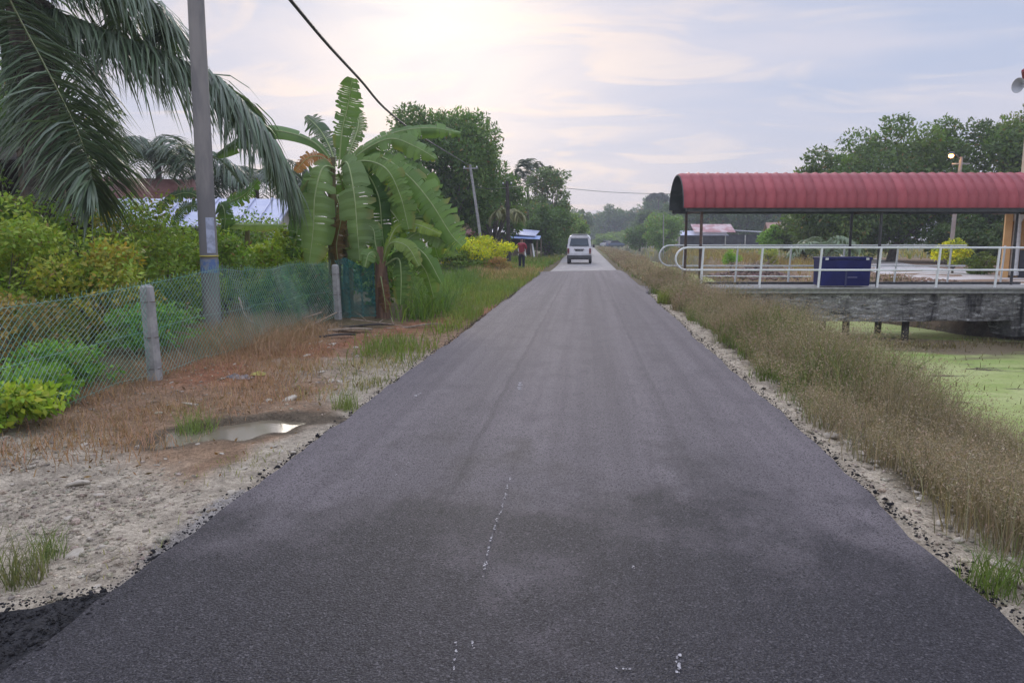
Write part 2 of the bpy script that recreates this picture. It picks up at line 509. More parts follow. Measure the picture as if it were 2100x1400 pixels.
# ------------------------------------------------------------------ blades and leaves
def blades(name, px, py, pz, h, wd, lean, col, matr, seeds=None, parent=None):
    """grass blades (3 triangles each) with optional small seed heads on the upper part"""
    n = len(px); P0 = np.stack([px, py, pz], -1)
    a = rng.uniform(0, 2 * PI, n); wv_ = np.stack([np.cos(a), np.sin(a), np.zeros(n)], -1) * wd[:, None] * .5
    b = rng.uniform(0, 2 * PI, n); lv = np.stack([np.cos(b), np.sin(b), np.zeros(n)], -1) * (lean * h)[:, None]
    up = np.array((0, 0, 1.0)) * h[:, None]
    mid = P0 + up * .55 + lv * .28; tip = P0 + up * np.sqrt(np.clip(1 - lean ** 2 * .5, .2, 1))[:, None] + lv
    V_ = np.stack([P0 - wv_, P0 + wv_, mid - wv_ * .8, mid + wv_ * .8, tip], 1).reshape(-1, 3)
    k = (np.arange(n) * 5)[:, None]
    qd = k + np.array([[0, 1, 3, 2]]); tr = k + np.array([[2, 3, 4]])
    tint = np.repeat(col, 5, 0)
    if seeds:
        m_, ssz, scol = seeds
        u = rng.uniform(.62, 1.05, (n, m_, 1))
        c = mid[:, None] + (tip - mid)[:, None] * ((u - .5) * 2) + rng.normal(0, 1, (n, m_, 3)) * (h * .07)[:, None, None]
        dr = rng.normal(0, 1, (n, m_, 3)); dr[..., 2] = np.abs(dr[..., 2]); dr /= np.linalg.norm(dr, axis=-1, keepdims=True)
        sd_ = np.cross(dr, rng.normal(0, 1, (n, m_, 3))); sd_ /= np.linalg.norm(sd_, axis=-1, keepdims=True) + 1e-6
        z = (ssz * rng.uniform(.5, 1.4, (n, m_)))[..., None] if np.ndim(ssz) == 0 else (ssz[:, None] * rng.uniform(.5, 1.4, (n, m_)))[..., None]
        s_ = np.stack([c, c + dr * z + sd_ * z * .33, c + dr * z * 1.5 - sd_ * z * .2], 2).reshape(-1, 3)
        o0 = len(V_); V_ = np.concatenate([V_, s_])
        tr = np.concatenate([tr, o0 + np.arange(n * m_ * 3).reshape(-1, 3)])
        tint = np.concatenate([tint, np.repeat(scol, m_ * 3, 0)])
    return mesh_np(name, V_, qd, tr, matr, parent, tint)


def jit(c, n, v=.25, h=.08):
    return np.clip(np.array(c) * rng.uniform(1 - v, 1 + v, (n, 1)) * rng.uniform(1 - h, 1 + h, (n, 3)), 0, 1)


# ------------------------------------------------------------------ roads
def strip_road(name, ys, xl, xr, z, edge, m, label):
    vs, fs = [], []
    n = 9
    for k, y in enumerate(ys):
        a, b = xl(y), xr(y)
        row = [(a - .035, y, z - edge)]
        for j in range(n):
            u = j / (n - 1)
            row.append((a + (b - a) * u, y, z + .018 * (1 - (2 * u - 1) ** 2)))
        row.append((b + .035, y, z - edge))
        vs += row
        if k:
            q = n + 2
            for j in range(q - 1):
                fs.append(((k - 1) * q + j, (k - 1) * q + j + 1, k * q + j + 1, k * q + j))
    o = MB().add(vs, fs).build(name, m, smooth=True)
    return tag(o, label, kind='structure')

wig = lambda y, s: .014 * float(vnoise(y, s, .16, 23)) + .024 * float(vnoise(y, s, .35, 21)) + .03 * float(vnoise(y, s, 2.6, 22))
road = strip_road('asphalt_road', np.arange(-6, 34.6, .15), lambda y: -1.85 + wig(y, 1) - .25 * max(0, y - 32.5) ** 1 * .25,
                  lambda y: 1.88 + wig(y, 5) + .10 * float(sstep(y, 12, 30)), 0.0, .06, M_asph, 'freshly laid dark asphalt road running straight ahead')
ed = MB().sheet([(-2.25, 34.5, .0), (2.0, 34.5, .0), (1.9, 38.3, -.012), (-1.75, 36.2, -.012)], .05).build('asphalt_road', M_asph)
tag(ed, 'ragged far end of the fresh asphalt where the old road begins', kind='structure')
strip_road('old_road', list(np.arange(35.2, 80, 3)) + list(np.arange(80, 420, 15)), lambda y: -1.75 - .15 * math.sin(y * .11), lambda y: 1.75, -.03, .03, M_old,
           'older pale grey road surface continuing beyond the fresh asphalt')

# dark spur of loose asphalt, lower left
def blob_sheet(name, poly, z, m, label, thick=.03, lump=.012, n=26):
    poly = np.array(poly, float); c = poly.mean(0)
    P_ = spline(np.vstack([poly, poly[:1]]), 60)[:-1]
    vs, fs = [], []
    rings = 9
    for r in range(rings):
        u = 1 - r / (rings - 1) * .97
        for k, p in enumerate(P_):
            q = c + (p - c) * u
            if r == 0: q = q + np.array((.03 * vnoise(p[0], p[1], .07, 31), .03 * vnoise(p[0], p[1], .07, 32)))
            zz = z - thick if r == 0 else z + lump * float(vnoise(q[0], q[1], .06, 33)) - (thick * .3 if r == 1 else 0)
            vs.append((q[0], q[1], zz))
    m_ = len(P_)
    for r in range(rings - 1):
        for k in range(m_):
            fs.append((r * m_ + k, r * m_ + (k + 1) % m_, (r + 1) * m_ + (k + 1) % m_, (r + 1) * m_ + k))
    fs.append(tuple((rings - 1) * m_ + k for k in range(m_)))
    return tag(MB().add(vs, fs).build(name, m, smooth=True), label, kind='structure')

spur = blob_sheet('asphalt_spur', [(-1.84, 2.86), (-2.0, 2.80), (-2.15, 2.66), (-2.5, 2.5), (-2.9, 2.1), (-2.9, 1.4), (-1.84, 1.2), (-1.80, 2.0)], -.004, M_loose,
           'rough black spur of loose asphalt at the driveway beside the road')
blob_sheet('asphalt_patch', [(1.80, 21.4), (2.25, 21.7), (2.86, 22.3), (2.62, 24.9), (2.2, 24.6), (1.80, 24.8)], .014, M_asph, 'dark asphalt patch joining the road to the footbridge', .12)

# scuffs and chalky scratches on the road surface: parts of the road
M_chalk = mat('chalk', (.42, .41, .42), .9, (.22, .21, .22), 60, lo=.35, hi=.6)
def scuff(pts, wd):
    mb = MB()
    for k in range(len(pts) - 1):
        a = Vector((*pts[k], 0)); b = Vector((*pts[k + 1], 0)); dd = b - a
        n_ = max(9, int(dd.length / .006))
        for i in range(n_):
            u = i / n_
            if math.sin(u * 21 + k * 2.1) < -.35 or random.random() < .3: continue
            c = a + dd * (u + random.uniform(-.3, .3) / n_) + Vector((random.gauss(0, wd * .55), 0, 0))
            rr = wd * random.uniform(.25, .9)
            q = []
            for j in range(5):
                t_ = j * 1.2566 + random.uniform(-.4, .4); r_ = rr * random.uniform(.5, 1.3)
                x, y = c.x + r_ * math.cos(t_), c.y + r_ * 1.6 * math.sin(t_)
                q.append((x, y, .018 * (1 - (x / 1.86) ** 2) + .004 + .0006 * (i % 3)))
            mb.add(q, [(0, 1, 2, 3, 4)])
    return mb.build('chalk_mark', M_chalk, road)
scuff([(-0.29,4.43), (-0.28,3.92), (-0.29,3.57), (-0.27,3.05)], .0065)
scuff([(-1.01,4.69), (-1.03,4.29)], .004)
scuff([(-1.24,4.56), (-1.27,4.28)], .004)
scuff([(-0.51,7.54), (-0.47,7.16)], .02)
scuff([(-1.44,6.95), (-1.46,6.78)], .014)
scuff([(-1.07,7.93), (-1.13,7.47)], .005)
scuff([(-0.29,2.51), (-0.27,2.33)], .006)
scuff([(-0.24,2.53), (-0.22,2.47)], .006)
scuff([(0.52,2.51), (0.51,2.39)], .008)
scuff([(0.3,2.4), (0.34,2.4)], .010)
scuff([(-0.52,3.27), (-0.52,3.2)], .004)
scuff([(0.4,3.23), (0.41,3.19)], .007)

# ------------------------------------------------------------------ water
def water_mat():
    m = bpy.data.materials.new('duckweed_water'); m.use_nodes = True
    t = NT(m.node_tree)
    p = t.node('ShaderNodeBsdfPrincipled'); o = t.node('ShaderNodeOutputMaterial'); t.l.new(p.outputs[0], o.inputs[0])
    v = t.node('ShaderNodeTexCoord').outputs['Object']
    n = t.noise(t.scale(v, (.9, 1.5, 1)), .55, 5, .6, dist=.6); f = t.noise(v, 14, 3, .6); b_ = t.noise(t.scale(v, (.4, 1.3, 1)), .8, 4, .55)
    green = t.mix(t.step(n, .36, .62), (.25, .31, .075), (.35, .385, .145))
    green = t.mix(t.step(b_, .52, .68), green, (.20, .30, .045))
    green = t.mix(1.0, green, t.mix(t.step(f, .3, .7), (.85, .85, .8), (1.12, 1.12, 1.1)), 'MULTIPLY')
    gap = t.step(t.noise(t.scale(v, (.35, 1.2, 1)), 1.0, 5, .65, dist=.7), .60, .68)
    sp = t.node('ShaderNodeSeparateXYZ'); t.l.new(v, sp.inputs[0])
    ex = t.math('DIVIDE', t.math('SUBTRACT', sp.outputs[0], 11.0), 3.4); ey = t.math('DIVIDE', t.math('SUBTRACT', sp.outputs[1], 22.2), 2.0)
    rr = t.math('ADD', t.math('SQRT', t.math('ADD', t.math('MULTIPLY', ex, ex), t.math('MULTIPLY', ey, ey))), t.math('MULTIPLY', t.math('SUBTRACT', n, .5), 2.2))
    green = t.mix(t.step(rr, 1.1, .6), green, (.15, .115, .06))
    t.put(p.inputs['Base Color'], t.mix(gap, green, (.085, .065, .035)))
    t.put(p.inputs['Roughness'], t.step(gap, 0, 1, .75, .12))
    return m
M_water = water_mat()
wv, wf = [], []
wys = list(np.arange(-6, 60, 1.5)) + list(np.arange(60, 440, 10))
for k, yy in enumerate(wys):
    wv += [(float(canal_left(yy)) - 1.2, yy, -1.55), (float(canal_right(yy)) + 1.2, yy, -1.55)]
    if k: wf.append((2 * k - 2, 2 * k - 1, 2 * k + 1, 2 * k))
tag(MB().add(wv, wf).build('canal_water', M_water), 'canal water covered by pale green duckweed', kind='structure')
wx = np.concatenate([rng.normal(9.9, .8, 500), rng.normal(12.4, .5, 300), rng.uniform(6.2, 13, 260)]); wy = np.concatenate([rng.normal(22.1, .35, 500), rng.normal(23.2, .5, 300), rng.uniform(11, 21, 260)])
tag(blades('floating_weed', wx, wy, np.full(len(wx), -1.56), rng.uniform(.03, .22, len(wx)), np.full(len(wx), .02), rng.uniform(.3, 1, len(wx)), jit((.17, .14, .06), len(wx), .5), M_dry), 'brown and green weeds standing in the canal water by the bridge piles', kind='stuff')
m = bpy.data.materials.new('puddle_water'); m.use_nodes = True
b0 = m.node_tree.nodes['Principled BSDF']; b0.inputs['Base Color'].default_value = (.17, .145, .10, 1); b0.inputs['Roughness'].default_value = .10
b0.inputs['Specular IOR Level'].default_value = .5
th = np.linspace(0, 2 * PI, 40, endpoint=False)
MBp = MB().add([(PUD[0] + .95 * math.cos(a), PUD[1] + .75 * math.sin(a), -.070) for a in th], [tuple(range(40))])
tag(MBp.build('puddle', m), 'muddy rain puddle in the bare roadside ground', kind='structure')

# concrete path across the canal
pth = [(11.43,16.61), (13.84,24.45), (12.53,26.65), (12.15,30.17), (15.04,41.73), (18.91,59.3), (26.53,94.64), (36.05,157.05),
       (49.09,214.24), (41.34,147.98), (25.31,70.11), (19.28,43.62), (18.11,36.0), (17.3,30.69), (17.23,25.27)]
tag(MB().add([(x, y, .035) for x, y in pth], [tuple(range(len(pth)))]).build('concrete_path', mat('pale_concrete', (.40, .375, .36), .85, (.50, .47, .45), .8, bump=.2)),
    'pale concrete path on the far side of the canal', kind='structure')

# ------------------------------------------------------------------ stones: joined gravel plus the larger ones singly
ico = bmesh.new(); bmesh.ops.create_icosphere(ico, subdivisions=1, radius=1.0)
IV = np.array([v.co[:] for v in ico.verts]); IF = np.array([[v.index for v in f.verts] for f in ico.faces]); ico.free()
def rocks(name, pos, size, cols, matr, parent=None):
    n = len(pos); k = len(IV)
    sh = rng.uniform(.6, 1.25, (n, k, 1)); sq = rng.uniform(.55, 1.3, (n, 1, 3)) * np.array((1, 1, .62))
    a = rng.uniform(0, 2 * PI, n); ca, sa = np.cos(a), np.sin(a)
    v = IV[None] * sh * sq * size[:, None, None]
    vx = v[..., 0] * ca[:, None] - v[..., 1] * sa[:, None]; vy = v[..., 0] * sa[:, None] + v[..., 1] * ca[:, None]
    v = np.stack([vx, vy, v[..., 2]], -1) + pos[:, None]
    t = (IF[None] + (np.arange(n) * k)[:, None, None]).reshape(-1, 3)
    return mesh_np(name, v.reshape(-1, 3), None, t, matr, parent, np.repeat(cols, k, 0))
M_stone = ground_mat(); M_stone.name = 'limestone'
M_clod = mat('limestone_clod', (.36, .32, .26), .95, (.46, .415, .34), 1.2, spec=.15)
def pick(n, x0, x1, y0, y1, f):
    x = rng.uniform(x0, x1, n); y = rng.uniform(y0, y1, n)
    k = rng.random(n) < f(x, y)
    return x[k], y[k]
sx, sy = pick(16000, -5.4, -1.9, 2.0, 5.6, lambda x, y: (1 - sstep(y + .35 * vnoise(x, y, .9, 11) + .55 * (x + 3.2), 4.4, 5.3)) * (.35 + .65 * (vnoise(x, y, .4, 41) > 0)))
s2x, s2y = pick(5000, -4.6, -1.9, 6.0, 12, lambda x, y: .5 * np.clip(1.2 - (y - 6) / 8, 0, 1))
s3x, s3y = pick(9500, 1.93, 2.62, 1.5, 22, lambda x, y: np.clip(1.1 - (y / 26), .1, 1) * (1 - .5 * sstep(x, 2.35, 2.6)))
sx = np.concatenate([sx, s2x, s3x]); sy = np.concatenate([sy, s2y, s3y])
dry_ = puddle_r(sx, sy) > 1.15
sx, sy = sx[dry_], sy[dry_]
ss = rng.gamma(1.6, .0036, len(sx)) + .004
base = np.array((.40, .355, .285))
cc = base * rng.uniform(.7, 1.3, (len(sx), 1)) * rng.uniform(.94, 1.06, (len(sx), 3))
gr = rocks('gravel', np.stack([sx, sy, height(sx, sy) + ss * .1], -1), ss, cc, M_stone)
tag(gr, 'loose pale limestone gravel along both road edges', kind='stuff')
gx2, gy2 = pick(6500, -2.9, -1.75, 1.4, 2.9, lambda x, y: (y < 2.86 + .55 * (x + 1.9)) * 1.0)
gs = rng.gamma(1.6, .0016, len(gx2)) + .0025
tag(rocks('gravel', np.stack([gx2, gy2, np.full(len(gx2), -.002)], -1), gs, np.tile((.022, .022, .025), (len(gx2), 1)) * rng.uniform(.6, 1.6, (len(gx2), 1)), M_stone),
    'black loose asphalt crumbs on the driveway spur', kind='stuff')
ey = 1.6 + 24 * rng.random(5200) ** 1.5; es = rng.random(5200) < .5
ex = np.where(es, -1.87 - np.abs(rng.normal(0, .05, 5200)), 1.91 + np.abs(rng.normal(0, .05, 5200)) + .10 * sstep(ey, 12, 30))
esz = rng.gamma(1.5, .0022, 5200) + .003
tag(rocks('asphalt_crumbs', np.stack([ex, ey, height(np.where(es, np.minimum(ex, -1.96), np.maximum(ex, 1.99)), ey) + .012], -1), esz, np.tile((.024, .024, .027), (5200, 1)) * rng.uniform(.6, 1.8, (5200, 1)), M_stone),
    'black asphalt crumbs shed along both edges of the new road', kind='stuff')
# larger stones one by one: parts of the ground, sharing six meshes
stone_me = []
for k in range(6):
    o = rocks('stone', np.zeros((1, 3)), np.array([1.0]), base[None] * rng.uniform(.95, 1.15), M_clod)
    stone_me.append(o.data); bpy.data.objects.remove(o)
def stone(x, y, s, lift=.25):
    o = bpy.data.objects.new('stone', random.choice(stone_me)); COL.objects.link(o); o.parent = ground
    o.location = (x, y, float(height(x, y)) + s * lift); o.scale = (s * random.uniform(.9, 1.5), s * random.uniform(.7, 1.1), s * random.uniform(.45, .8))
    o.rotation_euler = (random.uniform(-.3, .3), random.uniform(-.3, .3), random.uniform(0, 6.3))
for k in range(90):
    y = 2.4 + 16 * random.random() ** 1.7
    stone(random.gauss(2.2, .06), y, random.uniform(.012, .034))
for x, y, s in [(2.14, 5.92, .065), (2.2, 5.75, .045), (2.2, 5.2, .05), (2.16, 3.55, .055), (2.10, 3.38, .04), (2.18, 3.3, .045), (2.14, 4.1, .04)]:
    stone(x, y, s)
for k in range(45):
    y = random.uniform(2.9, 5.2); x = -1.95 - random.random() ** 1.3 * 2.6
    if puddle_r(x, y) > 1.2: stone(x, y, random.uniform(.014, .036), .1)
for x, y, s in [(-4.42,5.61), ] and []: pass
for (x, y), s in [((-24.52,41.61), .05), ((-3.09,4.27), .10), ((-2.34,3.21), .06), ((-2.72,6.77), .10), ((-2.5,7.69), .06), ((-3.17,10.32), .05), ((-3.81,8.91), .05)]:
    if y < 12: stone(x, y, s, .05)
for k in range(26):
    x = random.uniform(-4.3, -2.2); y = random.uniform(6.3, 11)
    stone(x, y, random.uniform(.02, .055), .15)

# dry seeding grass on the canal bank, thick near the camera
def bank(n, y0, y1, hs, wdt, ssz, m_, pw=1.0):
    y = y0 + (y1 - y0) * rng.random(n) ** pw
    x0 = 2.22 + .17 * vnoise(y, y * 0, .5, 51) + .25 * (rng.random(n) - .5) * (rng.random(n) < .3) + .35 * sstep(-y, -3.2, -2.2)
    x = x0 + (canal_left(y) - .05 - 1.0 * sstep(y, 26, 50) - x0) * rng.random(n) ** 1.15
    keep = (vnoise(x, y, .6, 52) > -.35) | (rng.random(n) < .3)
    x, y = x[keep], y[keep]; n = len(x)
    h = hs * (.55 + .45 * sstep(x, 2.3, 2.9)) * rng.uniform(.45, 1.2, n) * (1 + .42 * vnoise(x, y, .75, 53))
    col = jit((.27, .225, .145), n, .4); gm = (vnoise(x, y, 1.1, 54) + rng.normal(0, .35, n) > .33)
    col[gm] = jit((.15, .20, .06), gm.sum(), .35)
    sc_ = jit((.34, .27, .195), n, .4); rd = vnoise(x, y, 1.6, 55) > .2
    sc_[rd] = jit((.31, .225, .17), rd.sum(), .35)
    return blades('dry_grass', x, y, height(x, y) - .02, h, np.full(n, wdt) * rng.uniform(.6, 1.3, n), rng.uniform(.05, .75, n), col, M_dry, (m_, ssz, sc_))
for args in [(22000, 2.0, 7.5, .60, .005, .011, 9), (20000, 7.5, 15, .68, .007, .015, 7), (13000, 15, 26, .64, .013, .026, 5), (9000, 26, 60, .42, .03, .05, 4), (4000, 60, 150, .35, .07, .09, 3)]:
    tag(bank(*args), 'tall dry brown seeding grass on the canal bank right of the road', kind='stuff')
# far bank of the canal
def patch(name, n, poly, hs, wdt, c1, c2, label, lean=.5, seeds=None, thr=-.5, nz=.6, jt=.14):
    poly = np.array(poly); lo, hi = poly.min(0), poly.max(0)
    x = rng.uniform(lo[0], hi[0], n * 2); y = rng.uniform(lo[1], hi[1], n * 2)
    ins = np.zeros(len(x), bool); j = len(poly) - 1
    for i in range(len(poly)):
        xi, yi = poly[i]; xj, yj = poly[j]
        ins ^= ((yi > y) != (yj > y)) & (x < (xj - xi) * (y - yi) / (yj - yi + 1e-12) + xi); j = i
    ins &= (vnoise(x, y, nz, 61) > thr)
    x, y = x[ins][:n], y[ins][:n]; n = len(x)
    mixv = (vnoise(x, y, nz * 1.7, 62) + rng.normal(0, .4, n) > 0)
    x = x + rng.normal(0, jt, n); y = y + rng.normal(0, jt * 1.5, n)
    ok = (x < -1.93) | (x > 2.0); x, y, mixv = x[ok], y[ok], mixv[ok]; n = len(x)
    col = jit(np.array(c1) * 1.35, n, .3); col[mixv] = jit(np.array(c2) * 1.35, mixv.sum(), .3)
    h = hs * rng.uniform(.35, 1.2, n) * (1 + .35 * vnoise(x, y, nz, 63))
    o = blades(name, x, y, height(x, y) - .01, h, wdt * rng.uniform(.5, 1.3, n), rng.uniform(.1, lean * 2, n).clip(0, 1), col, M_dry if c1[0] > c1[1] else M_leaf,
               None if not seeds else (seeds[0], seeds[1], jit(seeds[2], n, .3)))
    return tag(o, label, kind='stuff')
patch('dry_grass', 9000, [(9.0, 27), (13.5, 36), (14, 60), (16, 100), (9, 100), (8.6, 40)], .55, .035, (.27, .19, .09), (.24, .20, .075), 'golden dry grass on the far canal bank behind the footbridge', seeds=(3, .05, (.28, .2, .1)))
patch('dry_grass', 6000, [(8.7, 60), (30, 60), (60, 160), (30, 260), (8, 260)], .9, .12, (.28, .22, .085), (.17, .19, .06), 'yellowish grass flat far beyond the canal')
patch('bank_grass', 9000, [(14.7, 11), (14.9, 17), (13.8, 22), (17.6, 22.4), (17.6, 11)], .5, .03, (.05, .10, .02), (.08, .12, .03), 'dark green grass on the canal bank below the red canopy')
patch('bank_grass', 3000, [(9.0, 24.5), (12, 24.5), (12, 29), (8.6, 32)], .4, .02, (.08, .11, .03), (.17, .14, .06), 'mixed green grass on the canal bank behind the footbridge')
# left verge
patch('verge_grass', 14000, [(-1.93, 8.9), (-2.9, 9.4), (-2.9, 10.6), (-2.35, 12), (-2.6, 15), (-3.2, 19), (-4.2, 26), (-4.6, 36), (-1.95, 34), (-1.93, 20)], .26, .012, (.12, .17, .035), (.17, .19, .05), 'green verge grass along the left road edge', .6)
patch('verge_grass', 7000, [(-2.1, 36), (-6, 36), (-8, 70), (-1.9, 70)], .35, .05, (.11, .18, .03), (.20, .19, .06), 'green grass beside the old road near the stall', .6)
patch('dry_grass', 2600, [(-2.0, 27), (-4.2, 28), (-5.5, 36), (-2.2, 36.5)], .35, .03, (.32, .22, .11), (.24, .19, .08), 'straw coloured grass at the foot of the yellow bush', .6)
# dead brown stubble near the fence
patch('dead_grass', 15000, [(-5.2, 4.4), (-4.0, 4.3), (-3.0, 5.0), (-2.9, 6.1), (-2.4, 7.0), (-3.0, 8.3), (-4.0, 11.2), (-4.6, 12.6), (-5.2, 12)], .13, .006, (.30, .185, .115), (.25, .165, .10), 'trampled reddish brown dead grass between the fence and the puddle', 1.0, thr=-.25, nz=.45)
patch('dead_grass', 5000, [(-4.45, 8.4), (-3.9, 9.4), (-4.1, 11.6), (-4.9, 12.6), (-6.0, 12), (-5.4, 9)], .30, .006, (.30, .20, .13), (.24, .17, .10), 'wiry brown dead weeds at the foot of the fence', .8)
patch('weeds', 2200, [(-2.0, 6.8), (-2.75, 7.0), (-3.1, 8.4), (-2.6, 9.2), (-1.95, 9.0)], .15, .008, (.13, .145, .05), (.27, .22, .12), 'sparse greenish weeds in the gravel by the road edge', .7, thr=.05, nz=.3)
patch('weeds', 1500, [(-1.92, 3.1), (-2.05, 3.1), (-2.5, 4.6), (-2.1, 5.0)], .07, .005, (.17, .17, .06), (.25, .22, .12), 'short weeds along the pale road shoulder', .9, thr=.1, nz=.25)
patch('weeds', 5000, [(-2.5, 13.4), (-3.4, 13.8), (-3.7, 16), (-5.5, 22), (-5, 30), (-4.2, 30), (-3.3, 20)], .55, .022, (.08, .14, .03), (.13, .19, .045), 'leafy green weeds between the banana plant and the yellow bush', .6)


def tuft(x, y, r, h, n, c, label, wd=.0045):
    a = rng.uniform(0, 2 * PI, n); q = r * rng.random(n) ** .7
    px, py = x + q * np.cos(a), y + q * np.sin(a)
    return tag(blades('grass_tuft', px, py, height(px, py) - .01, h * rng.uniform(.3, 1.15, n), np.full(n, wd), rng.uniform(.1, 1.0, n) ** .8, jit(np.array(c) * 1.5, n, .4), M_leaf), label, 'grass tuft')
tuft(*(-2.38,2.91), .12, .30, 150, (.13, .135, .065), 'tall thin grass tuft growing in gravel near the black asphalt spur')
tuft(*(-2.47,3.2), .09, .22, 80, (.10, .13, .05), 'small upright green grass tuft in gravel behind the taller tuft')
tuft(*(-3.04,5.61), .16, .24, 240, (.13, .17, .05), 'olive grass tuft at the left shore of the puddle')
tuft(*(-2.01,6.41), .14, .24, 180, (.14, .17, .055), 'green grass tuft on the gravel between puddle and road')
tuft(*(2.02,3.31), .15, .26, 220, (.09, .125, .035), 'bright green grass tuft at the edge of the dry grass by the road')
tuft(*(2.14,18.43), .20, .40, 220, (.16, .18, .045), 'yellow green grass clump beside the dark asphalt patch', .014)


def leaf_cloud(name, cen, nrm, ln, wd, col, matr, parent=None, droop=.3):
    """folded four-point leaves"""
    n = len(cen)
    r = rng.normal(0, 1, (n, 3)); dr = nrm * .6 + r * .75; dr[:, 2] -= droop
    dr /= np.linalg.norm(dr, axis=1, keepdims=True) + 1e-6
    sd_ = np.cross(dr, nrm + rng.normal(0, .5, (n, 3))); sd_ /= np.linalg.norm(sd_, axis=1, keepdims=True) + 1e-6
    up = np.cross(sd_, dr)
    L = ln[:, None]; W_ = wd[:, None]
    a = cen; b = cen + dr * L * .5 + sd_ * W_ * .5 + up * W_ * .12; c = cen + dr * L; d_ = cen + dr * L * .5 - sd_ * W_ * .5 + up * W_ * .12
    V_ = np.stack([a, b, c, d_], 1).reshape(-1, 3)
    Qd = (np.arange(n) * 4)[:, None] + np.arange(4)[None]
    return mesh_np(name, V_, Qd, None, matr, parent, np.repeat(col, 4, 0))


def clumps(k, rx, ry, rz, shell=.42):
    u = rng.normal(0, 1, (k, 3)); u /= np.linalg.norm(u, axis=1, keepdims=True)
    rad = shell + (1 - shell) * rng.random((k, 1)) ** .6
    return u * rad * np.array((rx, ry, rz)), u


def tree(name, label, cat, base, top, rad, n, leaf, cols, group=None, trunk=.16, k=34, low=.3, aspect=2.2, lump=.34, bark=M_bark, open_=1.0, matr=None, squash=1.0, ry=None):
    """trunk with limbs running out to leaf clumps; base (x, y, z), top = total height, rad = crown radius, low = crown bottom as a share of top"""
    o = empty(name, base, 0, label, cat, group)
    cz = top * (1 + low) / 2; rz = top * (1 - low) / 2
    ry = ry or rad
    C_, U_ = clumps(k, rad * (1 - lump * .6), ry * (1 - lump * .6), rz * (1 - lump * .5))
    C_[:, 2] *= squash
    C_ = C_ + np.array((0, 0, cz))
    mb = MB()
    lean = rng.normal(0, .03, 2) * top
    fork = top * max(low, .18) * .9
    mb.tube([(0, 0, -.1), (lean[0] * .3, lean[1] * .3, fork * .5), (lean[0], lean[1], fork), (lean[0] * 1.2, lean[1] * 1.2, cz)], [trunk * 1.25, trunk, trunk * .8, trunk * .35], 8)
    for c in C_[: min(k, 22)]:
        f = np.array((lean[0], lean[1], fork * random.uniform(.8, 1.2)))
        mid = f * .45 + c * .55 + np.array((0, 0, -.08 * rad))
        mb.tube([f, mid, c], [trunk * .45, trunk * .25, trunk * .08], 5, cap=False)
    mb.build('trunk', bark, o, smooth=True)
    per = n // k
    size = rng.uniform(.6, 1.25, k) * lump
    cc_ = np.repeat(C_, per, 0); uu = np.repeat(U_, per, 0)
    v = rng.normal(0, 1, (len(cc_), 3)); v /= np.linalg.norm(v, axis=1, keepdims=True)
    rr = np.repeat(size, per)[:, None] * (.35 + .65 * rng.random((len(cc_), 1)) ** .5)
    pos = cc_ + v * rr * np.array((rad, ry, min(rz, rad) * .85)) * open_
    nr = v * .7 + uu * .5 + np.array((0, 0, .35)); nr /= np.linalg.norm(nr, axis=1, keepdims=True)
    which = rng.integers(0, len(cols), k); kb = rng.uniform(.8, 1.22, (k, 1))
    cl_ = (np.repeat(np.array(cols)[which] * kb, per, 0) * .55 + np.array(cols)[rng.integers(0, len(cols), len(cc_))] * .45) * np.array((1.9, 1.85, 1.4))
    dead = rng.random(len(cc_)) < .025; cl_[dead] = np.array((.26, .17, .06))
    cl_ = cl_ * rng.uniform(.7, 1.35, (len(cc_), 1)) * rng.uniform(.93, 1.07, (len(cc_), 3))
    ln = leaf * rng.uniform(.6, 1.3, len(cc_))
    leaf_cloud('crown', pos, nr, ln, ln / aspect, cl_, matr or M_leaf, o)
    return o


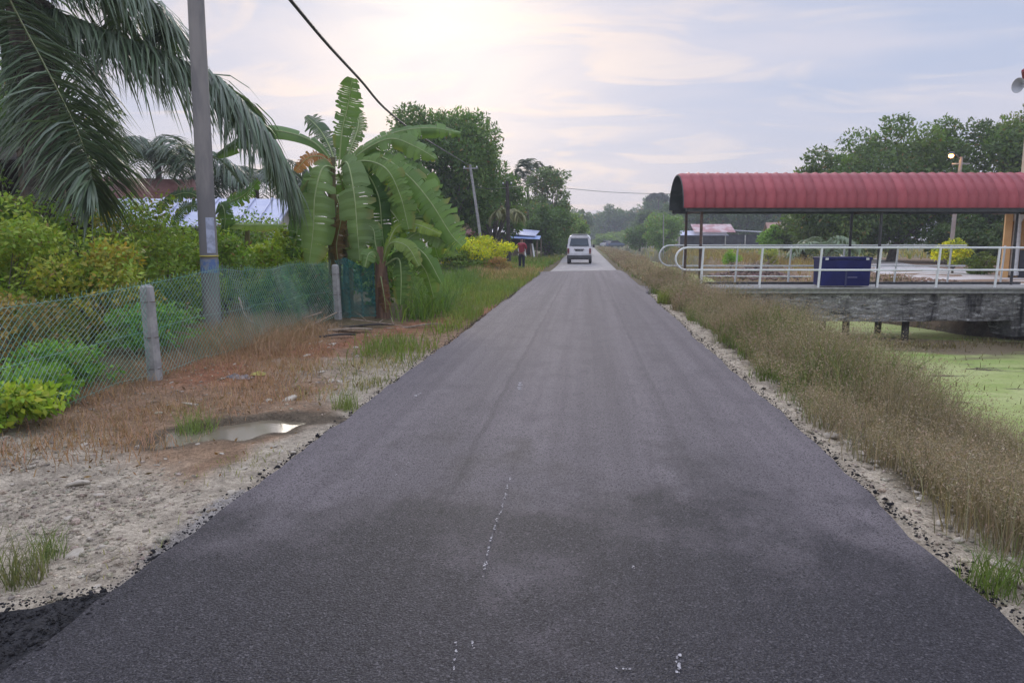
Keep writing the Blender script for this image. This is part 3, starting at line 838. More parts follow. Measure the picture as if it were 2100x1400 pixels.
# ------------------------------------------------------------------ palms and bananas
def frond(root, pts, ln, n, droop, col, wd=.035, name='frond', rach=.022, matr=None, start=.06, twist=0.0, fold=.0):
    s = spline(pts, 26)
    MB().tube(s, list(np.linspace(rach, rach * .2, len(s))), 5).build('stalk' if name == 'frond' else 'stalk', M_stalk, None).parent = None if False else root
    t = rng.uniform(start, 1.0, n); t.sort()
    idx = t * (len(s) - 1); i0 = np.minimum(idx.astype(int), len(s) - 2); f = (idx - i0)[:, None]
    p0 = s[i0] * (1 - f) + s[i0 + 1] * f
    tg = s[i0 + 1] - s[i0]; tg /= np.linalg.norm(tg, axis=1, keepdims=True)
    sgn = np.where(rng.random(n) < .5, 1.0, -1.0)[:, None]
    side = np.cross(tg, np.array((0, 0, 1.0))); side /= np.linalg.norm(side, axis=1, keepdims=True) + 1e-6
    if twist: side = side * math.cos(twist) + np.cross(tg, side) * math.sin(twist)
    L = (ln * (.45 + .75 * np.sin(np.clip(t, .04, 1) * PI * .86 + .12)) * rng.uniform(.8, 1.12, n))[:, None]
    dr = side * sgn * (1 - fold) + tg * rng.uniform(.25, .6, (n, 1)) + rng.normal(0, .13, (n, 3)) + np.array((0, 0, .12))
    dr /= np.linalg.norm(dr, axis=1, keepdims=True)
    g = np.array((0, 0, -1.0)) * droop * rng.uniform(.7, 1.25, (n, 1))
    pts_ = [p0 + dr * L * u + g * L * u * u * .9 for u in (0.0, .34, .68, 1.0)]
    wv_ = np.cross(dr, np.array((0, 0, 1.0)) + rng.normal(0, .4, (n, 3))); wv_ /= np.linalg.norm(wv_, axis=1, keepdims=True) + 1e-6
    W_ = wd * rng.uniform(.7, 1.2, (n, 1))
    row = [pts_[0] - wv_ * W_ * .35, pts_[0] + wv_ * W_ * .35, pts_[1] - wv_ * W_ * .5, pts_[1] + wv_ * W_ * .5, pts_[2] - wv_ * W_ * .42, pts_[2] + wv_ * W_ * .42, pts_[3]]
    V_ = np.stack(row, 1).reshape(-1, 3); k = (np.arange(n) * 7)[:, None]
    qd = np.concatenate([k + np.array([[0, 1, 3, 2]]), k + np.array([[2, 3, 5, 4]])]); tr = k + np.array([[4, 5, 6]])
    tint = np.repeat(jit(col, n, .28), 7, 0)
    return mesh_np(name, V_, qd, tr, matr or M_palm, root, tint)


M_stalk = mat('palm_stalk', (.12, .15, .06), .6, (.17, .18, .08), 5)
M_rib = mat('banana_rib', (.26, .34, .13), .5, (.32, .38, .17), 8)


def banana_leaf(root, pts, width, col, face=(0, -1, .25), tear=.35, matr=None, sag=.25):
    """blade in torn strips either side of a midrib; pts = midrib control points, face = the way the upper side looks"""
    n = 42
    s = spline(pts, n); tg = np.gradient(s, axis=0); tg /= np.linalg.norm(tg, axis=1, keepdims=True)
    fc = np.array(face, float); fc /= np.linalg.norm(fc)
    vs, fs, cs = [], [], []
    base = np.array(col)
    phs = random.uniform(0, 6)
    for sg in (-1, 1):
        off = 0.0; shade = 1.0; gap = True; lenf = 1.0; brown = False
        for i in range(3, n - 1):
            if gap:
                shade = random.uniform(.85, 1.15); lenf = random.uniform(.82, 1.08); brown = random.random() < .22
            def edge(j, o_):
                u = j / (n - 1)
                wd = lenf * width * .5 * (math.sin(min(1, (u - .06) * 1.25 + .03) * PI * .5) ** .6) * (max(0, 1 - ((u - .55) / .47) ** 2) ** .5 if u > .55 else 1)
                sd_ = np.cross(tg[j], fc); sd_ /= np.linalg.norm(sd_) + 1e-6
                up = np.cross(sd_, tg[j])
                e = s[j] + sg * sd_ * wd * math.cos(sag + o_) - abs(math.sin(sag + o_)) * up * wd * (1 if up[2] > -.2 else -1) + tg[j] * wd * .12
                m_ = s[j] + sg * sd_ * wd * .5 - up * wd * .04 + up * 0
                rp = .018 * math.sin(j * 1.9 + sg) * wd / .4
                return s[j], m_ + up * rp, e
            a0, a1, a2 = edge(i, off); b0_, b1, b2 = edge(i + 1, off)
            tearing = random.random() < tear * (1.7 if math.sin(i * .45 + phs + sg) > 0 else .7)
            if tearing:
                k_ = random.uniform(.25, .85); b2 = b2 * k_ + b1 * (1 - k_); b1 = b1 * .85 + a1 * .15
            k = len(vs)
            vs += [a0, a1, a2, b0_, b1, b2]
            cb = base * shade * random.uniform(.95, 1.05); ce = cb * .55 + np.array((.30, .22, .07)) * .45 if brown else cb
            q = [cb, cb, ce, cb, cb, ce]
            cs += q
            fs += [(k, k + 1, k + 4, k + 3), (k + 1, k + 2, k + 5, k + 4)]
            gap = tearing
            if tearing: off = random.choice((random.uniform(-.25, .3), random.uniform(-.1, .95)))
    o = mesh_np('leaf', np.array(vs), np.array(fs), None, matr or M_leaf, root, np.array(cs))
    rb = MB().tube(s, list(np.linspace(.022, .005, n)) if width > .4 else list(np.linspace(.014, .004, n)), 5).build('midrib', M_rib, None)
    rb.parent = o
    return o


def rel(root, pts):
    l = root.location
    return [(p[0] - l[0], p[1] - l[1], p[2] - l[2]) for p in pts]

G1 = (.19, .285, .11); G2_ = (.15, .25, .085); G3 = (.24, .34, .06); GY = (.42, .42, .04); BR = (.36, .17, .06)
M_pseudo = mat('banana_stem', (.12, .10, .05), .7, (.20, .17, .07), 6, stretch=(2, 2, .4), bump=.3)
bn = empty('banana_plant', (-4.97,14.6,-0.12)[:2] + (.05,), 0, 'tall banana plant with an upright torn leaf behind the fence', 'banana plant', 'banana plants by the fence end')
MB().tube([(0, 0, -.1), (.02, 0, .9), (.0, -.02, 1.9), (.05, 0, 3.1)], [.15, .13, .10, .05], 10).build('stem', M_pseudo, bn, smooth=True)
MB().tube([(.22, .1, -.1), (.26, .12, .8), (.24, .1, 1.7)], [.13, .11, .06], 9).build('stem', M_pseudo, bn, smooth=True)
for pts, wd, c, fc, te in [
    ([(-4.8,14.6,2.94), (-4.71,14.6,3.65), (-4.57,14.6,4.16), (-4.44,14.5,4.65)], .62, (.13, .215, .08), (.1, -1, .1), .30),
    ([(-4.87,14.6,2.98), (-5.26,14.4,3.44), (-5.97,14.2,3.63), (-6.54,14.1,3.46), (-7.04,14.0,3.15)], .50, (.14, .235, .085), (.25, -.75, .65), .12),
    ([(-4.88,14.7,2.99), (-5.09,14.9,3.41), (-5.36,15.1,3.78), (-5.71,15.3,4.08)], .60, (.095, .15, .085), (.3, -1, .2), .55),
    ([(-4.87,14.5,2.93), (-5.07,14.4,3.14), (-5.33,14.3,3.1), (-5.55,14.2,2.84)], .38, BR, (.2, -.9, .4), .6),
    ([(-4.86,14.5,2.93), (-4.99,14.2,2.9), (-5.09,14.0,2.37), (-5.13,13.95,1.72), (-5.24,13.95,1.05)], .95, G1, (0, -1, .15), .18),
    ([(-4.78,14.5,2.93), (-4.46,14.1,2.98), (-4.28,13.9,2.41), (-4.22,13.85,1.71), (-4.19,13.85,1.11)], .86, G1, (.05, -1, .15), .16),
    ([(-4.78,14.7,2.94), (-4.33,14.9,3.4), (-3.76,15.1,3.69), (-3.09,15.3,3.8), (-2.47,15.5,3.72)], .50, (.15, .25, .08), (.2, -.7, .7), .2),
    ([(-4.73,14.6,2.89), (-4.26,14.5,3.25), (-3.68,14.4,3.47), (-3.18,14.3,3.31), (-2.73,14.2,3.06)], .55, (.15, .24, .08), (-.15, -.85, .5), .25),
    ([(-4.73,14.6,2.84), (-3.98,14.4,3.14), (-3.35,14.2,2.79), (-2.86,14.1,2.27), (-2.44,14.1,1.62), (-2.22,14.1,1.39)], .80, G2_, (-.25, -.9, .45), .5),
    ([(-4.79,14.7,2.8), (-4.41,14.8,2.95), (-3.95,14.8,2.9), (-3.81,14.8,2.41), (-3.88,14.8,1.92)], .55, GY, (-.1, -1, .2), .45),
    ([(-4.75,14.6,2.79), (-4.24,14.4,2.86), (-3.92,14.3,2.38), (-3.86,14.3,1.72), (-3.81,14.3,1.24)], .75, (.07, .14, .045), (-.1, -1, .15), .35),
    ([(-4.94,14.8,2.91), (-5.41,15.0,2.73), (-5.79,15.1,2.14), (-5.98,15.1,1.43), (-6.05,15.1,1.02)], .6, (.075, .14, .045), (.2, -1, .2), .4),
    ([(-4.85,14.9,2.92), (-4.67,15.2,3.54), (-4.62,15.4,3.96), (-4.89,15.6,4.27)], .45, (.12, .19, .07), (0, -1, .2), .6),
    ([(-4.82,14.8,2.71), (-3.59,14.7,2.41), (-3.07,14.6,1.92), (-2.79,14.6,1.14)], .7, (.10, .18, .045), (-.3, -.9, .4), .5),
    ([(-4.75,14.6,2.84), (-4.25,14.3,3.04), (-3.68,14.0,2.87), (-3.38,13.9,2.36), (-3.22,13.9,1.71)], .62, (.17, .27, .075), (-.15, -.95, .35), .5),
    ([(-4.8,14.8,2.81), (-4.26,15.0,3.12), (-3.57,15.1,3.07), (-3.09,15.2,2.63), (-2.84,15.2,2.03)], .6, (.11, .19, .06), (-.25, -.85, .5), .5),
    ([(-4.77,14.7,2.7), (-4.23,14.5,2.59), (-3.71,14.4,2.1), (-3.31,14.3,1.53), (-3.12,14.3,1.0)], .55, (.15, .25, .06), (-.25, -.95, .35), .55),
    ([(-4.96,14.9,2.82), (-5.41,15.3,2.96), (-5.82,15.5,2.62), (-6.01,15.5,1.95)], .6, (.10, .17, .06), (.1, -1, .3), .4),
    ([(-4.81,14.9,2.72), (-4.68,15.0,2.23), (-4.63,15.0,1.63), (-4.79,15.0,1.13)], .7, (.09, .15, .05), (0, -1, .2), .4),
    ([(-5.02,15.2,2.94), (-5.01,15.4,2.66), (-5.0,15.5,2.05), (-5.11,15.5,1.22)], .8, (.085, .145, .05), (0, -1, .15), .3),
    ([(-4.87,14.6,2.41), (-4.71,14.4,2.01), (-4.81,14.35,1.43), (-4.78,14.35,1.0)], .4, (.20, .12, .06), (0, -1, .1), .7),
]:
    banana_leaf(bn, rel(bn, pts), wd, c, fc, te)
b2 = empty('banana_plant', (-3.78, 13.95, .03), 0, 'short banana plant with a dead brown sheathed trunk at the end of the fence', 'banana plant', 'banana plants by the fence end')
MB().tube([(0, 0, -.1), (.0, 0, .5), (-.02, 0, 1.0), (-.03, 0, 1.35)], [.17, .14, .11, .06], 10).build('stem', mat('dead_sheath', (.11, .065, .042), .85, (.21, .125, .08), 7, stretch=(2, 2, .3), bump=.5), b2, smooth=True)
for pts, wd, c, fc, te in [
    ([(-3.78,13.95,0.98), (-3.31,13.9,1.39), (-2.91,13.8,1.25), (-2.56,13.7,0.7)], .42, (.12, .22, .05), (-.2, -.8, .6), .3),
    ([(-3.78,13.95,0.98), (-3.88,13.9,1.43), (-3.92,13.9,1.71), (-4.11,13.9,1.85)], .4, G2_, (0, -1, .3), .3),
    ([(-3.78,13.95,0.98), (-3.43,13.8,1.16), (-3.34,13.7,0.88), (-3.36,13.7,0.28)], .45, (.09, .16, .05), (0, -1, .2), .45),
    ([(-3.78,13.95,0.96), (-3.83,13.7,1.25), (-3.9,13.5,1.25), (-3.95,13.4,1.0)], .35, (.16, .26, .08), (.2, -.7, .7), .1),
    ([(-3.78,13.95,1.01), (-3.52,14.0,1.71), (-3.13,14.0,1.81), (-2.61,14.0,1.62)], .4, G3, (0, -.8, .6), .4),
    ([(-3.78,13.95,0.98), (-3.16,14.1,1.62), (-2.7,14.2,1.53), (-2.35,14.3,1.24)], .4, G1, (-.2, -.8, .5), .4),
    ([(-3.8,14.0,1.01), (-3.7,14.3,1.53), (-3.35,14.5,1.91), (-2.87,14.6,1.92), (-2.5,14.7,1.68)], .5, (.12, .20, .06), (-.2, -.8, .5), .5),
    ([(-3.8,14.0,0.98), (-3.36,14.1,1.25), (-2.98,14.1,0.96), (-2.79,14.1,0.39)], .5, (.13, .22, .055), (-.2, -.9, .4), .5),
    ([(-3.82,14.1,0.98), (-4.09,14.3,1.62), (-4.38,14.4,1.53), (-4.59,14.4,0.95)], .5, (.10, .17, .05), (.2, -.9, .4), .5),
    ([(-3.77,13.9,1.01), (-3.54,13.7,1.44), (-3.19,13.6,1.39), (-2.94,13.5,1.03)], .36, (.21, .30, .07), (-.1, -.8, .6), .3),
    ([(-3.8,13.9,0.87), (-3.73,13.75,0.69), (-3.68,13.72,0.41), (-3.65,13.7,0.13)], .3, (.17, .09, .05), (0, -1, .1), .6),
]:
    banana_leaf(b2, rel(b2, pts), wd, c, fc, te)
b3 = empty('banana_plant', (-7.3, 15.6, .05), 0, 'small banana plant with ragged leaves beside the concrete utility pole', 'banana plant', 'banana plants by the fence end')
MB().tube([(0, 0, -.1), (.0, 0, .8), (.05, 0, 1.7)], [.10, .09, .05], 9).build('stem', M_pseudo, b3, smooth=True)
for pts, wd, c, fc, te in [
    ([(-7.99,15.6,2.06), (-7.59,15.5,2.32), (-7.2,15.4,2.47), (-6.81,15.3,2.77)], .45, (.10, .19, .05), (.1, -1, .3), .55),
    ([(-7.94,15.6,2.01), (-7.57,15.4,1.85), (-6.81,15.2,1.82), (-6.08,15.0,1.81)], .34, G3, (0, -.7, .8), .1),
    ([(-7.99,15.6,2.06), (-8.42,15.6,2.49), (-8.87,15.6,2.49), (-9.35,15.6,2.18)], .40, (.06, .11, .06), (.1, -1, .3), .6),
    ([(-7.99,15.6,2.06), (-7.71,15.4,2.26), (-7.6,15.3,1.95), (-7.7,15.3,1.43)], .40, (.08, .15, .045), (0, -1, .3), .4),
    ([(-7.99,15.6,2.06), (-8.32,15.6,2.22), (-8.66,15.6,2.23), (-9.02,15.6,1.85)], .40, (.07, .12, .05), (.1, -1, .3), .6),
]:
    banana_leaf(b3, rel(b3, pts), wd, c, fc, te)

# big oil palm: its crown stands just above the picture's left corner
op = empty('oil_palm', (-9.5, 12.4, 0), 0, 'large oil palm with long drooping fronds arching over the left shrubs', 'palm tree', 'palms behind the fence')
MB().tube([(0, 0, -.1), (.05, 0, 1.5), (0, .05, 3.2), (.02, 0, 5.6)], [.34, .30, .30, .34], 12).build('trunk', mat('palm_trunk', (.05, .042, .035), .95, (.11, .09, .07), 9, bump=1.0, bscale=14), op, smooth=True)
PG = (.112, .158, .092)
for pts, ln, n, dp, fo in [
    ([(-10.01,12.4,6.34), (-9.34,12.6,5.59), (-8.51,12.8,5.25), (-7.74,13.0,4.95), (-6.95,13.2,4.64), (-6.37,13.3,4.27), (-5.8,13.4,3.56), (-5.39,13.6,2.58)], 1.0, 820, 1.05, .25),
    ([(-9.87,12.2,6.03), (-9.1,11.6,5.2), (-8.3,11.2,4.11), (-7.81,11.0,3.33), (-7.54,10.9,2.72), (-7.47,10.9,2.13)], .95, 620, .55, .0),
    ([(-9.92,12.4,6.34), (-9.2,12.6,6.14), (-8.44,12.8,6.02), (-7.86,13.0,5.91), (-7.5,13.2,5.54), (-7.49,13.3,5.23)], .9, 420, 1.0, .2),
    ([(-10.09,12.6,6.42), (-9.62,13.2,6.62), (-9.1,13.8,6.64), (-8.82,14.2,6.05), (-9.22,14.4,5.2)], .9, 380, 1.0, .2),
    ([(-10.28,12.6,6.34), (-10.08,13.2,5.79), (-9.9,13.8,5.34), (-9.88,14.2,4.33), (-10.1,14.4,3.5)], .9, 420, .9, .1),
    ([(-10.13,12.4,6.11), (-10.03,12.6,5.2), (-9.74,12.7,4.13), (-9.59,12.6,2.92)], .9, 380, .8, .1),
]:
    frond(op, rel(op, pts), ln, n, dp, PG, .042, fold=fo)
for k in range(7):    # fronds on the side away from the road
    a = R(120 + k * 28)
    q = [(0, 0, 5.7), (1.0 * math.cos(a), 1.0 * math.sin(a), 6.8), (2.6 * math.cos(a), 2.6 * math.sin(a), 6.9), (4.2 * math.cos(a), 4.2 * math.sin(a), 5.4)]
    frond(op, q, .9, 240, 1.0, PG, .042)


def small_palm(name, label, base, hgt, fl, nf, ln, n, col, group=None, wd=.06, trunk=.14, seed=0, droop=.9, rise=(.2, .9)):
    rd = random.Random(seed)
    o = empty(name, base, 0, label, 'palm tree', group)
    MB().tube([(0, 0, -.1), (.1 * rd.uniform(-1, 1), .05, hgt * .5), (0, 0, hgt)], [trunk * 1.3, trunk, trunk * .8], 8).build('trunk', M_bark, o, smooth=True)
    for k in range(nf):
        a = 2 * PI * k / nf + rd.uniform(-.25, .25); e = rd.uniform(*rise)
        c, s = math.cos(a), math.sin(a)
        q = [(0, 0, hgt), (fl * .3 * c, fl * .3 * s, hgt + fl * .32 * e), (fl * .68 * c, fl * .68 * s, hgt + fl * .30 * e - fl * .10), (fl * c * .92, fl * s * .92, hgt + fl * (.12 * e - .42 + .3 * e))]
        frond(o, q, ln, n, droop, col, wd)
    return o
small_palm('oil_palm', 'mid sized oil palm between the big frond and the maroon roof', (-17.0, 28.5, 0), 4.6, 3.6, 13, .8, 150, (.075, .115, .065), 'palms behind the fence', seed=3)
small_palm('oil_palm', 'oil palm rising just behind the concrete pole above the blue roof', (-15.0, 33, 0), 4.2, 3.8, 13, .8, 150, (.085, .12, .075), 'palms behind the fence', seed=8)
small_palm('coconut_palm', 'tall coconut palm between the round mango tree and the grey green tree', (-5.57,72.0,1.17)[:2] + (0,), 6.6, 2.6, 13, .7, 80, (.10, .13, .085), wd=.12, seed=5, rise=(.5, 3.4), droop=.45)
small_palm('palm_sapling', 'yellowish young palm beside the brown post near the stall', (-4.89,47.0,1.28)[:2] + (0,), 3.3, 1.15, 8, .55, 60, (.20, .20, .07), wd=.07, seed=6, droop=1.1, trunk=.09)
small_palm('coconut_palm', 'tiny distant coconut palm standing above the hazy treeline', (18.09,190.0,3.09)[:2] + (0,), 12.6, 3.2, 12, 1.0, 60, (.07, .085, .07), wd=.25, seed=9)
small_palm('palm_sapling', 'bushy palm with pale arching fronds under the canopy near the dark trees', (14.37,46.0,1.3)[:2] + (0,), 1.2, 2.3, 11, .6, 90, (.16, .22, .12), wd=.07, seed=12, droop=.7, trunk=.12)

# ------------------------------------------------------------------ shrubs behind the fence
YG = [(.145, .19, .034), (.115, .17, .034), (.175, .20, .038), (.18, .17, .034)]
DG = [(.05, .09, .028), (.065, .115, .035)]
MG = [(.10, .17, .04), (.145, .21, .05)]
def shrub(label, x, y, top, rad, n, leaf, cols, group='shrubs behind the fence', low=.0, k=20, ry=None, name='shrub', asp=2.0, lump=.36):
    z = float(height(x, y))
    return tree(name, label, 'shrub', (x, y, z), top, rad, n, leaf, cols, group, .03, k, low, asp, lump, open_=1.1, ry=ry)
shrub('yellow green shrub behind the left end of the fence', -7.7, 9.1, 2.0, 1.05, 5200, .085, YG + MG)
shrub('orange tinged shrub behind the middle of the fence', -6.6, 9.4, 1.45, .9, 4800, .08, [(.19, .19, .036), (.20, .145, .034), (.13, .18, .036), (.11, .165, .035), (.14, .18, .04)])
shrub('dark leafy shrub beneath the timber hut', -9.6, 10.6, 2.5, 1.2, 4400, .10, DG + MG + [(.12, .16, .04)])
shrub('tall yellow green climber spike before the oil palm fronds', -8.9, 10.9, 2.75, .45, 2300, .10, [(.20, .24, .05), (.15, .20, .04)], k=14)
shrub('light green shrub below the oil palm trunk', -8.2, 11.4, 2.1, 1.1, 4800, .09, MG + YG[:2])
shrub('shrub with reddish leaf tips before the maroon roof', -8.4, 13.6, 2.6, .95, 4000, .09, [(.13, .17, .04), (.18, .13, .04), (.10, .15, .035), (.11, .17, .04)])
shrub('rounded green shrub left of the concrete utility pole', -7.2, 12.2, 1.75, 1.0, 4600, .09, MG + YG[:2])
shrub('low green shrub directly behind the concrete utility pole', -6.9, 13.8, 1.7, .95, 3600, .09, MG)
shrub('bright yellow green shrub right of the concrete utility pole', -6.5, 15.2, 1.75, 1.05, 3800, .11, [(.17, .23, .04), (.12, .18, .04), (.22, .24, .04)])
shrub('tall tangled green shrub beneath the drooping frond tip', -8.0, 10.0, 2.35, .9, 4200, .085, MG + DG + YG[:1])
shrub('tall dark shrub screening the left end of the blue metal roof', -11.0, 17.0, 2.7, 1.3, 4200, .11, DG + MG)
shrub('tall leafy green shrub under the blue metal roof behind the pole', -9.2, 18.6, 2.35, 1.7, 5600, .11, MG + DG + YG[:1])
shrub('green bush below the blue roof just left of the banana leaves', -7.0, 17.6, 1.85, 1.2, 4200, .10, MG + YG[:2])
shrub('green shrub filling the gap left of the banana plant', -5.7, 15.0, 1.35, .75, 2600, .11, MG + YG[:2])
shrub('dark green shrub behind the banana plant', -4.7, 16.4, 1.3, .9, 2600, .12, DG + MG)
shrub('dark shrub behind the farthest fence post', -5.3, 13.9, 1.0, .55, 2000, .09, DG)
shrub('low dark undergrowth shrub behind the fence netting near the pole', -5.35, 12.6, .85, .55, 2000, .08, DG + MG[:1])
shrub('low green weed bush behind the nearest fence post', -5.4, 8.7, .75, .6, 2300, .07, [(.07, .16, .03), (.10, .17, .04)])
shrub('grass green weed bush against the netting left of the nearest post', -5.15, 6.9, .55, .55, 2200, .06, [(.08, .17, .03), (.11, .19, .04)])
shrub('brownish tangled bush behind the netting at the left', -6.0, 7.2, .95, .75, 2400, .07, [(.13, .10, .05), (.10, .11, .04), (.18, .13, .06)])
shrub('bright yellow green ground plant spilling under the fence at the left', -4.62, 5.35, .40, .55, 2600, .075, [(.20, .26, .04), (.13, .22, .04), (.25, .27, .05)], ry=.45)
shrub('leafy green plant under the fence netting farther back', -4.9, 6.0, .36, .5, 1800, .07, [(.12, .21, .04), (.09, .17, .04)])
shrub('dark bush with hanging twigs left of the far leafy bush', -8.6, 8.2, 1.5, .8, 2600, .10, DG + [(.09, .12, .035)])
shrub('tall dark hedge bush before the blue metal roof', -10.4, 17.5, 1.9, 1.3, 2800, .14, DG + MG)
shrub('dark leafy bush left of the bright roof gap', -11.6, 15.5, 2.3, 1.3, 2600, .14, DG)
tree('dark_tree', 'dense dark tree behind the oil palm at the left edge', 'tree', (-14.6, 15.5, 0), 6.4, 2.6, 7000, .20, DG + [(.035, .06, .03)], None, .2, 34, .25)
tree('dark_tree', 'dark broadleaf tree above the timber hut roof', 'tree', (-16.5, 20, 0), 7.2, 3.0, 6000, .24, [(.045, .075, .035), (.06, .09, .04)], None, .22, 30, .2)

# yellow bush farther along
yb = shrub('large rounded bush with bright yellow top beside the road', -5.35, 36.0, 1.80, 2.05, 7500, .14, [(.36, .35, .016), (.28, .30, .018), (.38, .36, .018), (.12, .18, .025)], None, .08, 44, 1.5, 'yellow_bush', lump=.26)
shrub('green skirt of leaves at the foot of the yellow bush', -5.9, 35.0, 1.0, 1.6, 3600, .13, [(.11, .17, .03), (.09, .14, .03)], None, .0, 24, .8)
shrub('reddish brown dry shrub at the right foot of the yellow bush', -4.0, 35.0, .72, .75, 1500, .10, [(.24, .12, .06), (.20, .13, .06), (.15, .15, .05)], None)
shrub('leafy green bush behind the banana clump nearer the road', -5.6, 21.5, 1.3, 1.1, 2600, .12, MG + DG, None)
shrub('wide dark green bush between the banana clump and the yellow bush', -7.4, 29.0, 1.5, 1.7, 3200, .14, MG + DG, None)
n = 900
lx = rng.uniform(-4.6, -2.1, n); ly = rng.uniform(4.3, 13, n); ok = puddle_r(lx, ly) > 1.1; lx, ly = lx[ok], ly[ok]; n = len(lx)
tag(leaf_cloud('leaf_litter', np.stack([lx, ly, height(lx, ly) + .008], -1), np.tile((0, 0, 1.0), (n, 1)) * .2 + rng.normal(0, .25, (n, 3)) * np.array((1, 1, .2)), rng.uniform(.02, .07, n), rng.uniform(.008, .025, n), jit((.24, .15, .08), n, .5), M_dry, None, 0.0),
    'dry brown leaf litter scattered over the roadside soil', kind='stuff')
# survey stake with orange top
st = empty('survey_stake', (-3.05,15.14,0.0), 0, 'orange topped marker stake standing in the weeds', 'stake')
MB().box((0, 0, .15), (.035, .02, .32)).build('stake', M_wood, st)
MB().box((0, 0, .37), (.045, .03, .15)).build('flag_top', mat('orange_paint', (.55, .12, .04), .6), st)
MB().box((.05, -.05, .012), (.22, .05, .02), .2).build('foot_board', M_wood, st)

# ------------------------------------------------------------------ chain-link fence
fn = empty('chain_link_fence', (-4.5, 7.36, 0), 0, 'sagging green chain link fence on concrete posts', 'fence')
FY0, FY1 = -1.0, 13.35
def fpos(y, u):
    """point of the netting: y along the fence, u 0..1 up"""
    top = 1.08 + .05 * math.sin(y * .9 + .6) + .035 * math.sin(y * 2.3) + (.06 if y > 9.6 else 0)
    top -= .10 * math.exp(-((y - 6.2) / 1.0) ** 2)
    bx = -4.47 - .06 * math.sin(y * 1.15) * (1 - abs(2 * u - 1) * .5) - .03 * math.sin(y * 3.1 + u * 4) - .10 * u * math.sin(y * .57 + 1)
    gz = float(height(-4.5, y)) + .02 - .015 * math.sin(y * 1.7)
    return Vector((bx + 4.5, y - 7.36, gz + (top - gz) * u))
mb = MB(); Wd = .072
kk = int((FY1 - FY0 + 1.2) / Wd)
for fam in (1, -1):
    for k in range(kk):
        y0 = FY0 - .6 + k * Wd
        pts = []
        for j in range(9):
            u = j / 8; yy = y0 + fam * (u - .5) * 1.05
            if FY0 <= yy <= FY1: pts.append(fpos(yy, u) + Vector((.002 * fam, 0, 0)))
        if len(pts) >= 2: mb.tube(pts, .0028, 3, cap=False)
M_net = mat('green_coated_wire', (.15, .34, .265), .5, (.26, .39, .33), 2.2)
tag(mb.build('wire_netting', M_net, fn), kind='stuff')
mb = MB()
for u in (.985, .5, .03):
    mb.tube([fpos(y, u) + Vector((.006, 0, 0)) for y in np.arange(FY0, FY1, .3)], .0028, 4, cap=False)
mb.build('line_wire', M_net, fn)
mb = MB()   # cut wire tips along the top
for y in np.arange(2, FY1, Wd):
    p = fpos(y, 1.0); mb.tube([p, p + Vector((random.uniform(-.01, .01), random.uniform(.0, .03), random.uniform(.02, .045)))], .0022, 3)
tag(mb.build('wire_tips', M_net, fn), kind='stuff')
for y, lx, ly in ((7.36, -.02, -.015), (13.28, -.025, -.01), (1.4, .01, 0)):
    p = MB()
    gz = float(height(-4.42, y)) - .15
    rings = []
    for z, s in ((0, 1.0), (1.1, .93), (1.155, .87), (1.18, .55)):
        h = .062 * s
        rings.append([(.05 + lx * z + a * h, y - 7.36 + ly * z + b * h, gz + z) for a, b in ((-1, -.7), (-.7, -1), (.7, -1), (1, -.7), (1, .7), (.7, 1), (-.7, 1), (-1, .7))])
    po = p.loft(rings).build('post', M_conc, fn)
    t = MB()
    for z in (.28, .62, 1.0):
        q = [(.05 + lx * z + .070 * math.cos(a), y - 7.36 + ly * z + .070 * math.sin(a), gz + z) for a in np.linspace(0, 2 * PI, 11)]
        t.tube(q, .004, 4)
    t.build('tie_wire', M_rust, po)
# bunched end of the netting by the banana trunk
mb = MB(); Wd = .034
E0, E1 = Vector((0.02, 13.30 - 7.36, .05)), Vector((.66, 13.75 - 7.36, .05))
def epos(u, v):
    p = E0.lerp(E1, u); n_ = Vector((-.57, .82, 0))
    return p + n_ * (.06 * math.sin(u * 19 + v * 1.5) + .03 * math.sin(u * 40)) + Vector((0, 0, v * (1.07 + .07 * math.sin(u * 7) - .05 * u)))
for fam in (1, -1):
    for k in range(-28, 60):
        pts = []
        for j in range(13):
            v = j / 12; u = k * Wd * .75 + (v if fam > 0 else 1 - v) * .8
            if 0 <= u <= 1: pts.append(epos(u, v))
        if len(pts) >= 2: mb.tube(pts, .0035, 3, cap=False)
for v in (.02, .5, .97): mb.tube([epos(u, v) for u in np.linspace(0, 1, 25)], .004, 4, cap=False)
tag(mb.build('bunched_netting', mat('teal_coated_wire', (.025, .14, .14), .5, (.04, .20, .19), 6), fn), kind='stuff')

# dead branches, planks and litter on the bare ground
for (x, y), L, az, w_, lab in [((-3.91,11.84), .55, -.08, .16, 'flat grey bark slab lying nearest the farthest fence post'), ((-3.8,12.56), .60, .12, .10, 'dark weathered plank resting on the bark slab'),
                               ((-3.92,11.08), .48, .25, .06, 'thin dark strip of wood lying left of the bark slab'), ((-2.85,12.66), .50, .5, .05, 'pale broken stick on the red soil near the verge')]:
    mb = MB(); z0 = float(height(x, y)) + .025
    rings = []
    for k in range(9):
        u = k / 8 - .5
        ww = w_ * (1 - (2 * abs(u)) ** 3 * .6) * random.uniform(.85, 1.1)
        c, s = math.cos(az), math.sin(az)
        rings.append([(x + c * u * L * 2 - s * b * ww, y + s * u * L * 2 + c * b * ww, z0 + h + .025 * math.sin(u * 5)) for b, h in ((-.5, -.012), (.5, -.012), (.52, .008), (0, .022), (-.5, .01))])
    tag(mb.loft(rings).build('plank', M_wood if 'pale' in lab or 'grey' in lab else M_darkwood), lab, 'wood scrap', 'wood scraps by the banana plant')
M_twig = mat('dry_twig', (.24, .19, .14), .9, (.34, .28, .21), 10)
